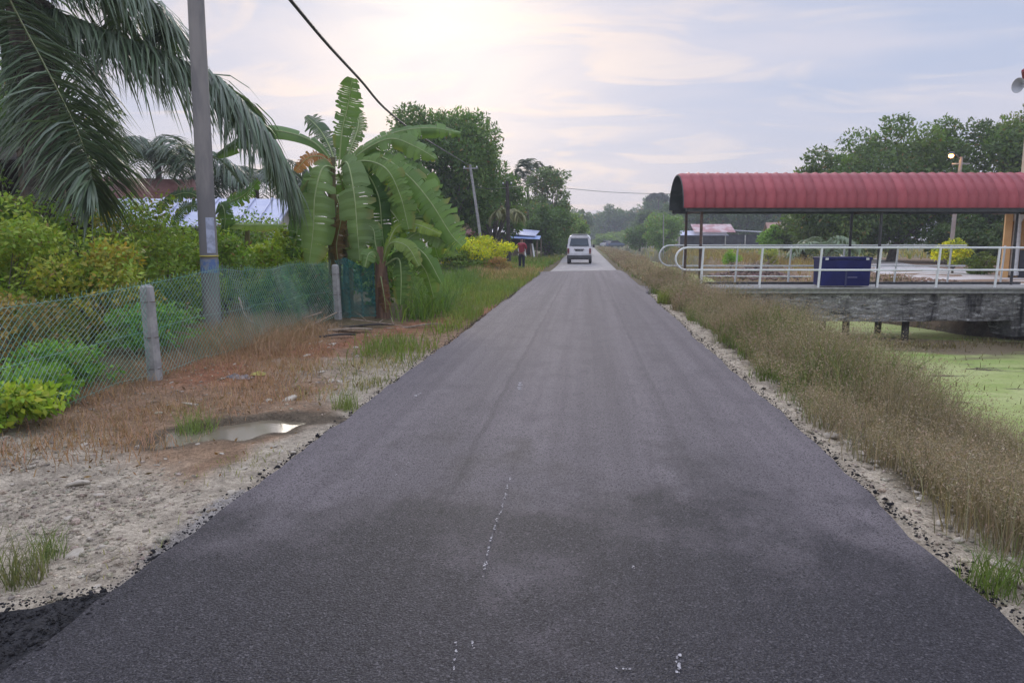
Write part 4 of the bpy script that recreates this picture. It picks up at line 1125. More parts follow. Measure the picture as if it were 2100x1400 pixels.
twig = [([(-5.21,10.9,0.62), (-4.96,10.6,0.35), (-4.65,10.5,0.2)], 'forked dead twig leaning on the netting right of the pole'),
        ([(-4.44,12.4,0.25), (-4.47,11.8,0.23), (-4.69,11.2,0.12)], 'long pale dead branch lying against the netting'),
        ([(-4.35,12.9,0.2), (-4.38,12.0,0.12), (-4.41,11.0,0.0)], 'bent dead branch lying on the brown weeds by the fence'),
        ([(-3.98,12.6,0.11), (-3.42,12.2,0.11), (-2.68,11.6,0.11)], 'straight dead branch lying on the red soil')]
for pts, lab in twig:
    mb = MB(); q = spline([(p[0], p[1], max(p[2], .03)) for p in pts], 10)
    mb.tube(q, list(np.linspace(.014, .005, 10)), 5)
    for k in (3, 5, 7):
        e = q[k] + np.array((random.uniform(-.2, .2), random.uniform(-.2, .2), random.uniform(.02, .2)))
        mb.tube([q[k], (q[k] + e) / 2 + np.array((0, 0, .02)), e], [.007, .005, .002], 4)
    tag(mb.build('dead_branch', M_twig), lab, 'dead branch', 'dead branches by the fence')
def crumple(name, x, y, rx, ry_, h, m_, lab, cat):
    vs, fs = [], []; n = 9
    for j in range(n):
        for i in range(n):
            u, v = i / (n - 1) * 2 - 1, j / (n - 1) * 2 - 1
            r = max(abs(u), abs(v))
            vs.append((x + u * rx * random.uniform(.85, 1.1), y + v * ry_ * random.uniform(.85, 1.1), float(height(x, y)) + .006 + h * (1 - r ** 2) * random.uniform(.3, 1.2)))
    for j in range(n - 1):
        for i in range(n - 1): fs.append((j * n + i, j * n + i + 1, (j + 1) * n + i + 1, (j + 1) * n + i))
    return tag(MB().add(vs, fs).build(name, m_), lab, cat)
crumple('plastic_bag', *(-3.72,7.78), .17, .06, .05, mat('dirty_plastic', (.30, .29, .30), .4, (.12, .11, .11), 20), 'crumpled dirty grey plastic bag on the brown ground', 'litter')
crumple('food_wrapper', *(-3.55,7.92), .09, .05, .04, mat('yellow_film', (.50, .50, .10), .4, (.35, .36, .08), 15), 'crumpled yellow wrapper beside the grey plastic bag', 'litter')

# ------------------------------------------------------------------ poles and cables
up_ = empty('utility_pole', (-5.9, 11.35, 0), 0, 'thick weathered concrete utility pole behind the fence', 'utility pole')
MB().tube([(.0, 0, -.2), (0, 0, 2.2), (.02, 0, 5.2), (.03, 0, 8.2)], [.140, .134, .122, .11], 20).build('shaft', M_pole, up_, smooth=True)
MB().tube([(0, 0, .98), (0, 0, 1.20)], [.1405, .1403], 20, cap=False).build('painted_band', mat('blue_paint', (.09, .16, .34), .6, (.20, .23, .28), 12), up_, smooth=True)
q = []
for z in (1.30, 1.86):
    for a in np.linspace(-1.25, -.25, 6): q.append((.1405 * math.cos(a), .1405 * math.sin(a), z))
MB().add(q, [(i, i + 1, i + 7, i + 6) for i in range(5)]).build('paper_notice', mat('pale_blue_paper', (.42, .46, .58), .7, (.30, .33, .42), 14), up_, smooth=True)
MB().tube([(.142 * math.cos(a), .142 * math.sin(a), 1.25) for a in np.linspace(0, 2 * PI, 21)], .012, 5).build('strap', mat('yellow_strap', (.42, .36, .06), .6), up_)
def slim_pole(name, lab, a, b, r, m_, arm=None, grp=None):
    o = empty(name, (a[0], a[1], 0), 0, lab, 'utility pole', grp)
    d_ = Vector((b[0] - a[0], b[1] - a[1], b[2]))
    MB().tube([(0, 0, -.1), d_ * .5, d_], [r * 1.2, r, r * .85], 10).build('shaft', m_, o, smooth=True)
    if arm:
        c = d_ * .965
        MB().box(c, (arm, .07, .07)).build('crossarm', m_, o)
        ins = MB()
        for s in (-.42, .42): ins.lathe([(.03, 0), (.05, .03), (.03, .08), (.015, .1)], c + Vector((s * arm, 0, .035)), 8)
        ins.build('insulator', M_white, o)
    return o
slim_pole('leaning_pole', 'slim grey pole leaning left behind the yellow bush', (-6.0,44.5,1.29), (-6.86,44.5,6.0), .085, M_conc, .9)
slim_pole('wooden_post', 'dark brown timber post between the mango tree and the stall', (-4.5,44.5,1.29), (-4.62,44.5,5.0), .11, M_darkwood, .6)
def cable(name, pts, r, lab, n=40):
    return tag(MB().tube(spline(pts, n), r, 6, cap=False).build(name, mat('cable_black', (.02, .02, .022), .5), None), lab, 'cable')
cable('overhead_cable', [(-2.71,5.77,4.04), (-2.8,6.62,3.99), (-2.92,7.71,3.97), (-3.09,9.29,3.93), (-3.31,11.36,3.93), (-3.6,14.14,3.91), (-4.34,21.12,4.3), (-6.82,44.46,5.91)], .02, 'thick black overhead cable sloping down the sky to the leaning pole')
cable('overhead_cable', [(-6.51,44.5,4.7), (-5.57,44.5,4.55), (-4.62,44.5,4.63), (-4.31,60.0,5.98), (-3.96,75.0,7.47)], .018, 'thin cable strung between the leaning pole and the brown post')
cable('overhead_cable', [(-5.96,90.0,8.1), (2.97,95.0,7.55), (12.06,100.0,7.56), (25.17,100.0,7.48)], .03, 'faint thin cable crossing the open sky above the road')

# ------------------------------------------------------------------ houses at left
M_maroon = mat('maroon_metal', (.24, .10, .09), .5, (.33, .16, .14), 1.5)
M_blue = mat('pale_blue_metal', (.40, .43, .58), .4, (.50, .52, .64), 1.2)
M_cream = mat('cream_plaster', (.62, .52, .34), .8, (.68, .58, .40), 2)
M_glass = mat('window_glass', (.03, .035, .04), .08)
M_wallw = mat('pale_plaster', (.42, .41, .38), .85, (.50, .48, .44), 1.5)
def house(name, lab, c, sx, sy, wh, rh, rz, roof, wall, over=.45, gable='x', ribs=0, group=None):
    """four walls, overhanging pitched roof built of two sheets, gable ends, door and windows"""
    o = empty(name, c, rz, lab, 'house', group)
    MB().box((0, 0, wh / 2), (sx, sy, wh)).build('wall', wall, o)
    hx, hy = sx / 2 + over, sy / 2 + over
    for s in (-1, 1):
        co = [(-hx, s * hy, wh - .08), (hx, s * hy, wh - .08), (hx, 0, wh + rh), (-hx, 0, wh + rh)]
        if s > 0: co = [co[1], co[0], co[3], co[2]]
        rf = MB().sheet(co, .06).build('roof', roof, o)
        n_ = int(sx / .5)
        rb = MB()
        for k in range(n_ + 1):
            x = -hx + .1 + k * (2 * hx - .2) / n_
            rb.bar((x, s * hy, wh - .055), (x, s * .03, wh + rh + .02), .05, .05)
        rb.build('roof_rib', roof, rf)
    g_ = MB()
    for s in (-1, 1):
        x = s * sx / 2
        g_.add([(x, -sy / 2, wh), (x, sy / 2, wh), (x, 0, wh + rh * .88), (x - s * .08, -sy / 2, wh), (x - s * .08, sy / 2, wh), (x - s * .08, 0, wh + rh * .88)], [(0, 1, 2), (5, 4, 3), (0, 2, 5, 3), (1, 4, 5, 2)])
    g_.build('gable_wall', wall, o)
    for k, x in enumerate((-sx * .28, sx * .25)):
        f = MB().box((x, -sy / 2 - .02, wh * .55), (.95, .06, .95)).build('window', M_white, o)
        MB().box((x, -sy / 2 - .055, wh * .55), (.8, .03, .8)).build('pane', M_glass, f)
    MB().box((0, -sy / 2 - .03, .98), (.85, .06, 1.95)).build('door', M_darkwood, o)
    return o
house('village_house', 'low house with a faded maroon gable roof behind the shrubs', (-17.6, 28.0, 0), 3.4, 4.2, 2.95, 1.0, R(30), M_maroon, mat('dark_boards', (.06, .06, .055), .9, (.10, .10, .09), 3), .4)
house('village_house', 'long house with a pale blue metal roof behind the concrete pole', (-12.4, 23.2, 0), 5.2, 3.4, 2.0, .85, R(8), M_blue, M_wallw, .4)
# loose sheet carport roof by the shrubs
cp = empty('carport', (-13.6, 20.6, 0), R(10), 'small lean-to with a light metal sheet roof and a single pale post', 'shed')
MB().sheet([(-1.4, -.9, 1.75), (1.4, -.9, 1.75), (1.4, .9, 2.0), (-1.4, .9, 2.0)], .04).build('roof', M_blue, cp)
for x, y in ((-1.2, -.7), (1.2, -.7), (1.2, .7), (-1.2, .7)): MB().box((x, y, .87), (.12, .12, 1.74)).build('post', M_conc, cp)
# timber hut at the left edge
ht = empty('timber_hut', (-11.27,13.6,2.2)[:2] + (0,), R(24), 'dark open timber hut with weathered beams at the left edge', 'hut')
for k, (x, z) in enumerate(((0, 2.28), (0, 2.12), (.05, 2.0))):
    MB().box((x, -.9 - .04 * k, z), (2.6, .12, .10)).build('beam', M_wood, ht)
for x in (-1.2, .55, 1.2): MB().box((x, -.8, 1.6), (.09, .09, 3.2)).build('post', M_wood if x > .2 else M_darkwood, ht)
for k in range(9): MB().box((-1.3 + k * .32, .6, 1.6), (.29, .04, 3.2)).build('wall_board', M_darkwood, ht)
MB().sheet([(-1.7, -1.3, 2.95), (1.5, -1.3, 2.95), (1.5, 1.0, 3.45), (-1.7, 1.0, 3.45)], .06).build('roof', M_darkwood, ht)
MB().box((0, -.1, 1.9), (2.5, 1.3, .08)).build('floor_deck', M_darkwood, ht)
house('village_house', 'small house with a blue sheet roof half hidden behind the banana plants', (-10.5, 41, 0), 2.2, 3, 1.75, .6, R(4), mat('blue_sheet', (.12, .20, .46), .5), M_wallw, .3)
house('village_house', 'low house with a red tiled roof peeping over the yellow bush', (-8.68,56.0,1.24)[:2] + (0,), 2.6, 3, 2.0, .8, R(5), mat('red_tile', (.36, .10, .09), .6, (.45, .16, .14), 3), M_wallw, .3)

# roadside stall with blue roof
sl = empty('roadside_stall', (-5.29,60.0,1.22)[:2] + (0,), R(-4), 'roadside stall with a blue sheet roof and leaning boards', 'stall')
MB().sheet([(-3.2, -1.0, 2.25), (1.45, -1.0, 1.85), (1.45, 1.6, 2.3), (-3.2, 1.6, 2.75)], .05).build('roof', M_blue, sl)
MB().sheet([(-.9, -1.3, 1.72), (1.85, -1.3, 1.6), (1.85, -.6, 1.86), (-.9, -.6, 1.98)], .05).build('awning', mat('blue_tarp', (.16, .25, .50), .5, (.28, .36, .56), 2), sl)
for x, y in ((-3.0, -.8), (-1.0, -.9), (.6, -1.1), (1.6, -1.1), (1.6, 1.4), (-3.0, 1.4)): MB().tube([(x, y, -.05), (x, y, 1.66)], .05, 7).build('post', M_wood, sl)
MB().box((-1.2, 1.35, .9), (4.2, .06, 1.7)).build('back_wall', M_darkwood, sl)
for x, m_ in ((-.3, M_wood), (.2, M_white), (.75, M_white), (.5, M_rust), (1.2, M_wood), (1.45, M_white)):
    MB().bar((x, -1.25, 0), (x - .25 * random.random(), -.95, 1.25), .14, .03).build('board', m_, sl)
MB().box((-.4, -.3, .45), (1.6, .7, .9)).build('counter', M_wood, sl)

# ------------------------------------------------------------------ trees beyond
MNG = [(.055, .10, .032), (.07, .12, .038), (.085, .135, .045), (.045, .08, .03)]
tree('mango_tree', 'large round dark green mango tree behind the banana plants', 'tree', (-9.77,50.0,1.27)[:2] + (0,), 11.0, 4.8, 36000, .30, MNG, None, .35, 80, .16, 2.4, .31)
tree('mango_tree', 'smaller bushy tree touching the right side of the big mango tree', 'tree', (-6.55,54.0,1.25)[:2] + (0,), 7.6, 2.4, 9000, .28, MNG, None, .22, 36, .1, 2.4, .3)
tree('grey_green_tree', 'airy grey green tree with wispy top beyond the stall', 'tree', (-3.28,70.0,1.18)[:2] + (0,), 8.9, 2.5, 7000, .30, [(.075, .11, .06), (.095, .13, .07)], None, .2, 44, .12, 2.2, .22, open_=1.1)
tree('roadside_tree', 'dense tree left of the old road just before the bend', 'tree', (-3.32,64.0,1.0)[:2] + (0,), 5.0, 2.6, 8000, .28, [(.06, .10, .045), (.08, .125, .05)], None, .2, 36, .02, 2.2, .3)
tree('roadside_tree', 'low light green tree hanging over the left edge of the old road', 'tree', (-2.14,82.0,0.86)[:2] + (0,), 4.6, 2.7, 6000, .32, [(.10, .155, .06), (.12, .17, .07)], None, .15, 30, .02, 2.2, .3)
tree('roadside_tree', 'dark tree in the gap left of the stall', 'tree', (-9.03,72.0,0.93)[:2] + (0,), 6.5, 3.4, 7000, .34, [(.05, .085, .035), (.065, .10, .04)], None, .2, 34, .05, 2.2, .3)
tree('roadside_tree', 'green tree right behind the stall roof', 'tree', (-6.42,80.0,0.87)[:2] + (0,), 6.3, 3.0, 6000, .34, [(.07, .105, .05), (.085, .12, .055)], None, .2, 30, .05, 2.2, .3)
# right-hand grove
RT = [(.05, .085, .032), (.065, .105, .036), (.085, .125, .04), (.04, .065, .03)]
for px_, dist, top, rad, lab, cols in [((16.6, 52), 0, 7.8, 3.7, 'left and lowest crown of the dark grove behind the red canopy', RT), ((21.4, 54), 0, 10.4, 4.6, 'broad dark crown in the middle of the grove behind the red canopy', RT),
                                       ((26.2, 53), 0, 10.7, 4.5, 'tall dark tree right behind the lit street lamp', RT), ((30.2, 51), 0, 11.3, 4.2, 'olive tinged tree at the right end of the dark grove', [(.10, .115, .04), (.075, .105, .04), (.055, .08, .035)])]:
    tree('grove_tree', lab, 'tree', (*px_, 0), top, rad, 23000, .30, cols, 'trees of the dark grove', .3, 60, .04, 2.2, .30)
for x, y, h, r, lab in [(16.8, 58, 4.2, 2.6, 'dark undergrowth bush left under the grove'), (21, 60, 4.6, 3.4, 'dark undergrowth bush in the middle under the grove'), (26.5, 47.5, 3.2, 2.6, 'dark undergrowth bush right under the grove near the hall'), (23.5, 49.0, 3.0, 2.2, 'dark undergrowth bush under the tall tree behind the lamp pole')]:
    tree('grove_bush', lab, 'bush', (x, y, 0), h, r, 6500, .26, [(.035, .06, .025), (.05, .08, .03), (.07, .10, .04)], None, .1, 34, 0, 2.2, .3)
tree('small_tree', 'young light green tree in front of the cream house', 'tree', (14.16,58.0,0.5)[:2] + (0,), 2.75, 1.05, 4200, .20, [(.11, .20, .05), (.14, .23, .06)], None, .07, 24, .2, 2.6, .34)
tree('shrub', 'clipped shrub with a bright yellow top beside the hall', 'shrub', (16.62,35.0,0.69)[:2] + (0,), 1.6, .85, 2600, .13, [(.50, .46, .03), (.22, .25, .04), (.13, .18, .04)], None, .05, 24, .1, 2, .3)
tree('shrub', 'low dark shrub right of the yellow topped shrub', 'shrub', (17.29,34.0,0.4)[:2] + (0,), 1.0, .8, 1800, .12, [(.07, .11, .035), (.11, .15, .05)], None, .04, 18, 0, 2, .34)
tree('shrub', 'small grassy green shrub beside the rubble heap', 'shrub', (7.79,40.0,0.17)[:2] + (0,), 1.0, .55, 1500, .12, [(.10, .19, .04), (.14, .22, .05)], None, .04, 14, 0, 3, .36)
tree('shrub', 'low green bush by the path under the young tree', 'shrub', (10.69,44.0,-0.04)[:2] + (0,), 1.2, .6, 1500, .12, [(.12, .18, .05), (.20, .19, .06)], None, .04, 14, 0, 2.4, .36)
tree('round_tree', 'light green rounded tree left of the canopy end', 'tree', (10.21,100.0,1.05)[:2] + (0,), 5.4, 3.1, 7000, .34, [(.10, .165, .05), (.12, .185, .06), (.085, .14, .05)], None, .2, 36, .0, 2.2, .28)
tree('round_tree', 'darker bush at the left side of the light green rounded tree', 'tree', (7.82,108.0,1.01)[:2] + (0,), 3.9, 2.6, 4500, .36, [(.06, .10, .05), (.075, .115, .055)], None, .15, 26, .0, 2.2, .3)
# hazy trees far down the road and behind the canopy
far_specs = [(-13, 150, 9), (-8, 180, 11), (-4.5, 130, 7), (-2, 200, 10), (3, 290, 12), (8.5, 262, 13.5), (13, 262, 13), (16, 250, 11.5), (20, 240, 15.5), (24, 238, 16), (13.6, 170, 8.6), (17.5, 160, 9.5),
             (22, 150, 10), (26, 145, 10.5), (30, 140, 9.6), (34, 135, 10.5), (38.5, 140, 11), (44, 132, 12), (48, 125, 10.5), (30, 230, 15), (37, 220, 15), (45, 210, 15), (54, 190, 15), (62, 180, 14), (1, 350, 13), (-10, 240, 12), (6, 330, 14)]
protos = []
for k in range(3):
    protos.append(tree('distant_tree', 'hazy blue green tree in the far line closing the view', 'tree', (0, 0, 0), 10, (4.2, 3.6, 4.8)[k], 5200, .62, [(.06, .095, .045), (.075, .11, .055), (.05, .08, .042)], 'distant hazy trees', .3, 34, (.06, .0, .12)[k], 2.0, .27))
for k, (x, y, h) in enumerate(far_specs):
    o = protos[k % 3] if k < 3 else copy_tree(protos[k % 3])
    lab_ = ('hazy tree at the far left of the vanishing road', 'hazy trees left of the vanishing road') if x < 2 else ('tall hazy blue green tree on the skyline between the road and the canopy', 'hazy skyline trees right of the road') if y > 225 else ('hazy mid green tree behind the long dark shed', 'hazy trees behind the long shed')
    o['label'], o['group'] = lab_
    o.location = (x, y, 0); s = h / 10 * random.uniform(.95, 1.05)
    o.scale = (s * random.uniform(.9, 1.15), s, s); o.rotation_euler = (0, 0, random.uniform(0, 6.28))
for k, (x, y, h) in enumerate([(4.5, 175, 3.2), (8, 190, 3.8), (11.5, 185, 4.2), (15, 170, 3.6), (-6, 110, 3.6), (-3.6, 96, 2.6)]):
    if k == 0:
        fb = tree('distant_bush', 'pale green bush low in front of the far hazy trees', 'bush', (x, y, 0), 3.0, 2.6, 2400, .4, [(.11, .16, .07), (.13, .18, .08)], 'distant pale bushes', .1, 22, 0, 2, .3); o = fb
    else: o = copy_tree(fb)
    o.location = (x, y, 0); o.scale = (h / 3 * 1.2, h / 3, h / 3)

# ------------------------------------------------------------------ buildings far right of the canal
sh = empty('long_shed', (22.0, 117, 0), R(5), 'long dark open shed with a part red roof across the field', 'shed')
MB().box((-1.3, 1, 1.2), (12.4, 3.0, 2.4)).build('wall', mat('dark_sheet_wall', (.035, .038, .048), .8, (.075, .08, .09), 1.2), sh)
MB().sheet([(-8.2, -2.2, 2.3), (-.6, -2.2, 2.3), (-.6, .8, 3.0), (-8.2, .8, 3.0)], .08).build('roof', M_blue, sh)
MB().sheet([(-5.8, -2.3, 2.75), (.4, -2.3, 2.75), (.4, .6, 4.0), (-5.8, .6, 4.0)], .08).build('red_roof', mat('faded_red_metal', (.36, .17, .17), .6, (.52, .40, .40), .9), sh)
MB().sheet([(.5, -1.6, 3.0), (6.6, -1.6, 2.6), (6.6, 2.6, 2.9), (.5, 2.6, 3.2)], .08).build('lean_to_roof', mat('grey_metal', (.20, .21, .23), .5), sh)
for x in (-8, -4.5, -1, 2, 4.4, 6.3): MB().box((x, -1.9, 1.15), (.14, .14, 2.3)).build('post', M_wallw, sh)
ch = house('village_house', 'cream walled house with a brown hipped roof behind the young tree', (25.6, 99, 0), 3.6, 4, 2.5, 1.3, R(-4), mat('brown_tile', (.30, .17, .13), .7, (.36, .22, .17), 2), M_cream, .5)

# far vehicles and shacks at the end of the road
def car(lab, x, y, rz, m_, s=1.0):
    o = empty('parked_car', (x, y, 0), rz, lab, 'car', 'cars parked far down the road')
    rings = []
    for yy, zt, zb, hw in ((-2.0, .75, .35, .72), (-1.9, .9, .28, .8), (-1.2, .95, .25, .83), (0, .95, .25, .84), (1.3, .92, .25, .83), (1.95, .75, .3, .76), (2.05, .6, .38, .68)):
        rings.append([(-hw, yy, zb + .1), (-hw * .9, yy, zb), (hw * .9, yy, zb), (hw, yy, zb + .1), (hw, yy, zt - .12), (hw * .9, yy, zt), (-hw * .9, yy, zt), (-hw, yy, zt - .12)])
    MB().loft(rings).build('body', m_, o, smooth=True)
    rings = []
    for yy, zt, hw in ((-1.75, .96, .7), (-1.2, 1.4, .62), (.3, 1.45, .62), (1.0, .98, .7)):
        rings.append([(-.74, yy, .93), (.74, yy, .93), (hw, yy, max(zt, .96)), (-hw, yy, max(zt, .96))])
    MB().loft(rings).build('cabin', M_glass, o)
    MB().box((0, -.45, 1.45), (1.2, 1.5, .05)).build('roof', m_, o)
    for sx_ in (-.72, .72):
        for yy in (-1.25, 1.3): MB().lathe([(.3, -.09), (.32, -.05), (.32, .05), (.3, .09)], (sx_, yy, .31), 14, Matrix.Rotation(PI / 2, 3, 'Y')).build('wheel', M_dark, o)
        MB().box((sx_ * .85, -2.0, .68), (.2, .06, .14)).build('tail_light', mat('red_lens', (.35, .02, .02), .3), o)
    return o
M_carw = mat('white_car_paint', (.50, .51, .54), .4)
car('white car parked far down the road right of the van', (4.6,170.0,1.83)[0], 170, R(20), M_carw)
car('dark blue car parked far down the road beside the white car', (6.5,165.0,1.82)[0], 165, R(-60), mat('blue_car_paint', (.09, .12, .19), .3))
sk = empty('roadside_shack', (10.6, 140, 0), 0, 'pale roadside shack with a dark sheet roof beyond the parked cars', 'shack')
MB().box((0, 0, .9), (5.2, 2.5, 1.8)).build('wall', M_wallw, sk)
MB().sheet([(-3.2, -1.8, 1.75), (3.2, -1.8, 1.75), (3.2, 1.6, 2.3), (-3.2, 1.6, 2.3)], .07).build('roof', M_dark, sk)
for x in (-2.9, 0, 2.9): MB().box((x, -1.6, .85), (.12, .12, 1.7)).build('post', M_wood, sk)
for x in (-1.5, 1.5): MB().box((x, -1.28, 1.0), (1.1, .06, .9)).build('window', M_darkwood, sk)

# ------------------------------------------------------------------ footbridge, canopy, railings (own axes: u along the bridge, v away from the viewer)
BR_Z = R(5.77)
def bridge_root(name, lab, cat, group=None):
    o = empty(name, (-2.0435, 21.887, 0), BR_Z, lab, cat, group)   # u = 0 , v = 22 from the road side
    return o
br = bridge_root('footbridge', 'concrete footbridge with a stained rough side beam over the canal', 'footbridge')
def fascia_mat():
    m = bpy.data.materials.new('stained_concrete'); m.use_nodes = True
    t = NT(m.node_tree)
    p = t.node('ShaderNodeBsdfPrincipled'); o = t.node('ShaderNodeOutputMaterial'); t.l.new(p.outputs[0], o.inputs[0])
    v = t.node('ShaderNodeTexCoord').outputs['Object']
    vs_ = t.noise(t.scale(v, (1.5, 1, .45)), 1.0, 6, .68, dist=.6); hs = t.noise(t.scale(v, (1.0, 1, 3.6)), 2.2, 7, .7, dist=.9); fi = t.noise(v, 22, 4, .6)
    c = t.mix(t.step(vs_, .36, .64), (.07, .066, .062), (.24, .235, .22))
    c = t.mix(t.step(hs, .53, .63), c, (.44, .44, .42))
    c = t.mix(t.step(hs, .44, .36), c, (.03, .03, .028))
    c = t.mix(t.step(vs_, .46, .34), c, (.025, .024, .024))
    c = t.mix(1.0, c, t.mix(t.step(fi, .3, .7), (.7, .7, .7), (1.25, 1.25, 1.25)), 'MULTIPLY')
    t.put(p.inputs['Base Color'], c); p.inputs['Roughness'].default_value = .9
    b = t.node('ShaderNodeBump'); b.inputs['Strength'].default_value = .8; b.inputs['Distance'].default_value = .04
    t.l.new(t.math('ADD', hs, t.math('MULTIPLY', fi, .5)), b.inputs['Height']); t.l.new(b.outputs[0], p.inputs['Normal'])
    return m
M_fas = fascia_mat()
U0, U1 = 4.9, 17.0
MB().box(((U0 + U1) / 2, 1.35, -.02), (U1 - U0, 2.62, .14)).build('deck', M_conc, br, bevel=.015)
MB().box(((U0 + U1) / 2, .05, .075), (U1 - U0, .16, .045)).build('kerb', M_conc, br)
MB().box(((U0 + U1) / 2, 2.55, .09), (U1 - U0, .14, .075)).build('kerb', M_dark, br)
# rough side beam: a lumpy face on a solid beam
nu, nz = 180, 14
vs, fs = [], []
for j in range(nz):
    for i in range(nu):
        u = 5.2 + (U1 - 5.2) * i / (nu - 1); z = -.93 + .82 * j / (nz - 1)
        e = .025 * float(vnoise(u, z * 3, .22, 71)) + .012 * float(vnoise(u, z * 2, .08, 72))
        if j == nz - 1: e = .02
        vs.append((u, .14 - e, z - (.03 * float(vnoise(u, 0, .5, 73)) if j == 0 else 0)))
for j in range(nz - 1):
    for i in range(nu - 1): fs.append((j * nu + i, j * nu + i + 1, (j + 1) * nu + i + 1, (j + 1) * nu + i))
b_ = len(vs)
for j in (0, nz - 1):
    for i in (0, nu - 1):
        x, _, z = vs[j * nu + i]; vs.append((x, .5, z))
fs += [(b_ + 1, b_, b_ + 2, b_ + 3), tuple([b_, b_ + 1] + [i for i in range(nu - 1, -1, -1)]), tuple([b_ + 2] + [(nz - 1) * nu + i for i in range(nu)] + [b_ + 3])]
fs += [tuple([b_] + [j * nu for j in range(nz)] + [b_ + 2]), tuple([b_ + 3] + [j * nu + nu - 1 for j in range(nz - 1, -1, -1)] + [b_ + 1])]
MB().add(vs, fs).build('side_beam', M_fas, br)
MB().box(((5.2 + U1) / 2, 2.3, -.5), (U1 - 5.2, .34, .8)).build('side_beam', M_fas, br)
for u in (10.3, 12.14):
    for v in (.42, 2.1): MB().tube([(u, v, -2.1), (u, v, -.9)], .105, 10).build('pile', M_darkwood, br, smooth=True)
MB().tube([(9.36, .2, -2.1), (9.36, .2, -1.12)], .09, 9).build('pile_stub', M_darkwood, br, smooth=True)
MB().box((16.5, 1.3, -.75), (2.6, 2.4, 1.3)).build('abutment', M_fas, br)
MB().box((5.5, 1.3, -.6), (1.0, 2.0, 1.0)).build('abutment', M_fas, br)

M_rail = mat('white_rail_paint', (.76, .78, .77), .45, (.60, .60, .58), 9, lo=.55, hi=.75)
def railing(name, lab, v, us, ztop, zlow, zbase, uend, r=.030):
    o = bridge_root(name, lab, 'railing', 'white pipe railings of the footbridge')
    rr = (ztop - zlow) / 2; zc = (ztop + zlow) / 2
    pts = [(uend, v, ztop)] + [(us[0] - .2, v, ztop)]
    for a in np.linspace(PI / 2, 3 * PI / 2, 13): pts.append((us[0] - .42 + rr * math.cos(a) * 1.05, v, zc + rr * math.sin(a)))
    pts += [(us[0] - .2, v, zlow), (uend, v, zlow)]
    MB().tube(pts, r, 10).build('handrail', M_rail, o, smooth=True)
    for u in us:
        MB().tube([(u + .0, v + .001, zbase), (u + .055, v + .001, ztop)], r * 1.12, 10).build('post', M_rail, o, smooth=True)
    return o
rus = [5.68 + k * 1.775 for k in range(7)]
railing('bridge_railing', 'white pipe railing on the near side of the footbridge', .07, rus, 1.285, .62, .09, 16.4)
railing('bridge_railing', 'white pipe railing on the far side of the footbridge', 2.5, rus, 1.335, .66, .12, 15.1, .026)
lp = bridge_root('pipe_barrier', 'low white pipe barrier behind the footbridge', 'barrier')
MB().tube([(6.74, 4.0, .25), (10.6, 4.0, .23)], .02, 8).build('rail', M_rail, lp)
for u in (6.74, 9.79): MB().tube([(u, 4.0, -.1), (u, 4.0, .46)], .03, 8).build('post', M_rail, lp)

# red barrel canopy
cn = bridge_root('walkway_canopy', 'red barrel vaulted tile sheet canopy over the footbridge', 'canopy')
M_red = mat('red_tile_sheet', (.265, .042, .050), .52, (.33, .068, .076), 2.0, bump=.12, bscale=30, spec=.35)
_t = M_red.node_tree; _p = [q for q in _t.nodes if q.type == 'BSDF_PRINCIPLED'][0]; _s = _p.inputs['Base Color'].links[0].from_socket
_oi = _t.nodes.new('ShaderNodeObjectInfo'); _mr = _t.nodes.new('ShaderNodeMapRange'); _mr.inputs[3].default_value = .86; _mr.inputs[4].default_value = 1.12
_t.links.new(_oi.outputs['Random'], _mr.inputs[0])
_mm = _t.nodes.new('ShaderNodeMix'); _mm.data_type = 'RGBA'; _mm.blend_type = 'MULTIPLY'; _mm.inputs[0].default_value = 1.0
_t.links.new(_s, _mm.inputs[6]); _t.links.new(_mr.outputs[0], _mm.inputs[7]); _t.links.new(_mm.outputs[2], _p.inputs['Base Color'])
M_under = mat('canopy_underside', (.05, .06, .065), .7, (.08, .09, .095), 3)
RV, RZ, VC, ZE = 1.02, 1.06, 1.12, 2.46
pw = .30
def panel_mesh():
    """one tile sheet strip: steps along the arc, a raised lap at its right edge"""
    n = 30; vs, fs = [], []
    prof = [(0, -.004), (.05, .018), (.15, .026), (.24, .014), (.275, .022), (.312, .058)]
    for i in range(n + 1):
        a = PI * i / n
        stp = .014 * ((i % 3) / 3.0)
        for u, e in prof:
            vs.append((u, -math.cos(a) * (RV + e + stp), math.sin(a) * (RZ + e + stp)))
        for u, e in reversed(prof):
            vs.append((u, -math.cos(a) * (RV + e - .012), math.sin(a) * (RZ + e - .012)))
    m_ = len(prof) * 2
    for i in range(n):
        for j in range(m_): fs.append((i * m_ + j, i * m_ + (j + 1) % m_, (i + 1) * m_ + (j + 1) % m_, (i + 1) * m_ + j))
    fs += [tuple(range(m_)), tuple(n * m_ + j for j in reversed(range(m_)))]
    return MB().add(vs, fs)
p0 = panel_mesh().build('roof_panel', M_red, cn, smooth=True)
p0.location = (5.12, VC, ZE)
for k in range(1, 40):
    o = p0.copy(); COL.objects.link(o); o.location = (5.12 + k * pw, VC, ZE)
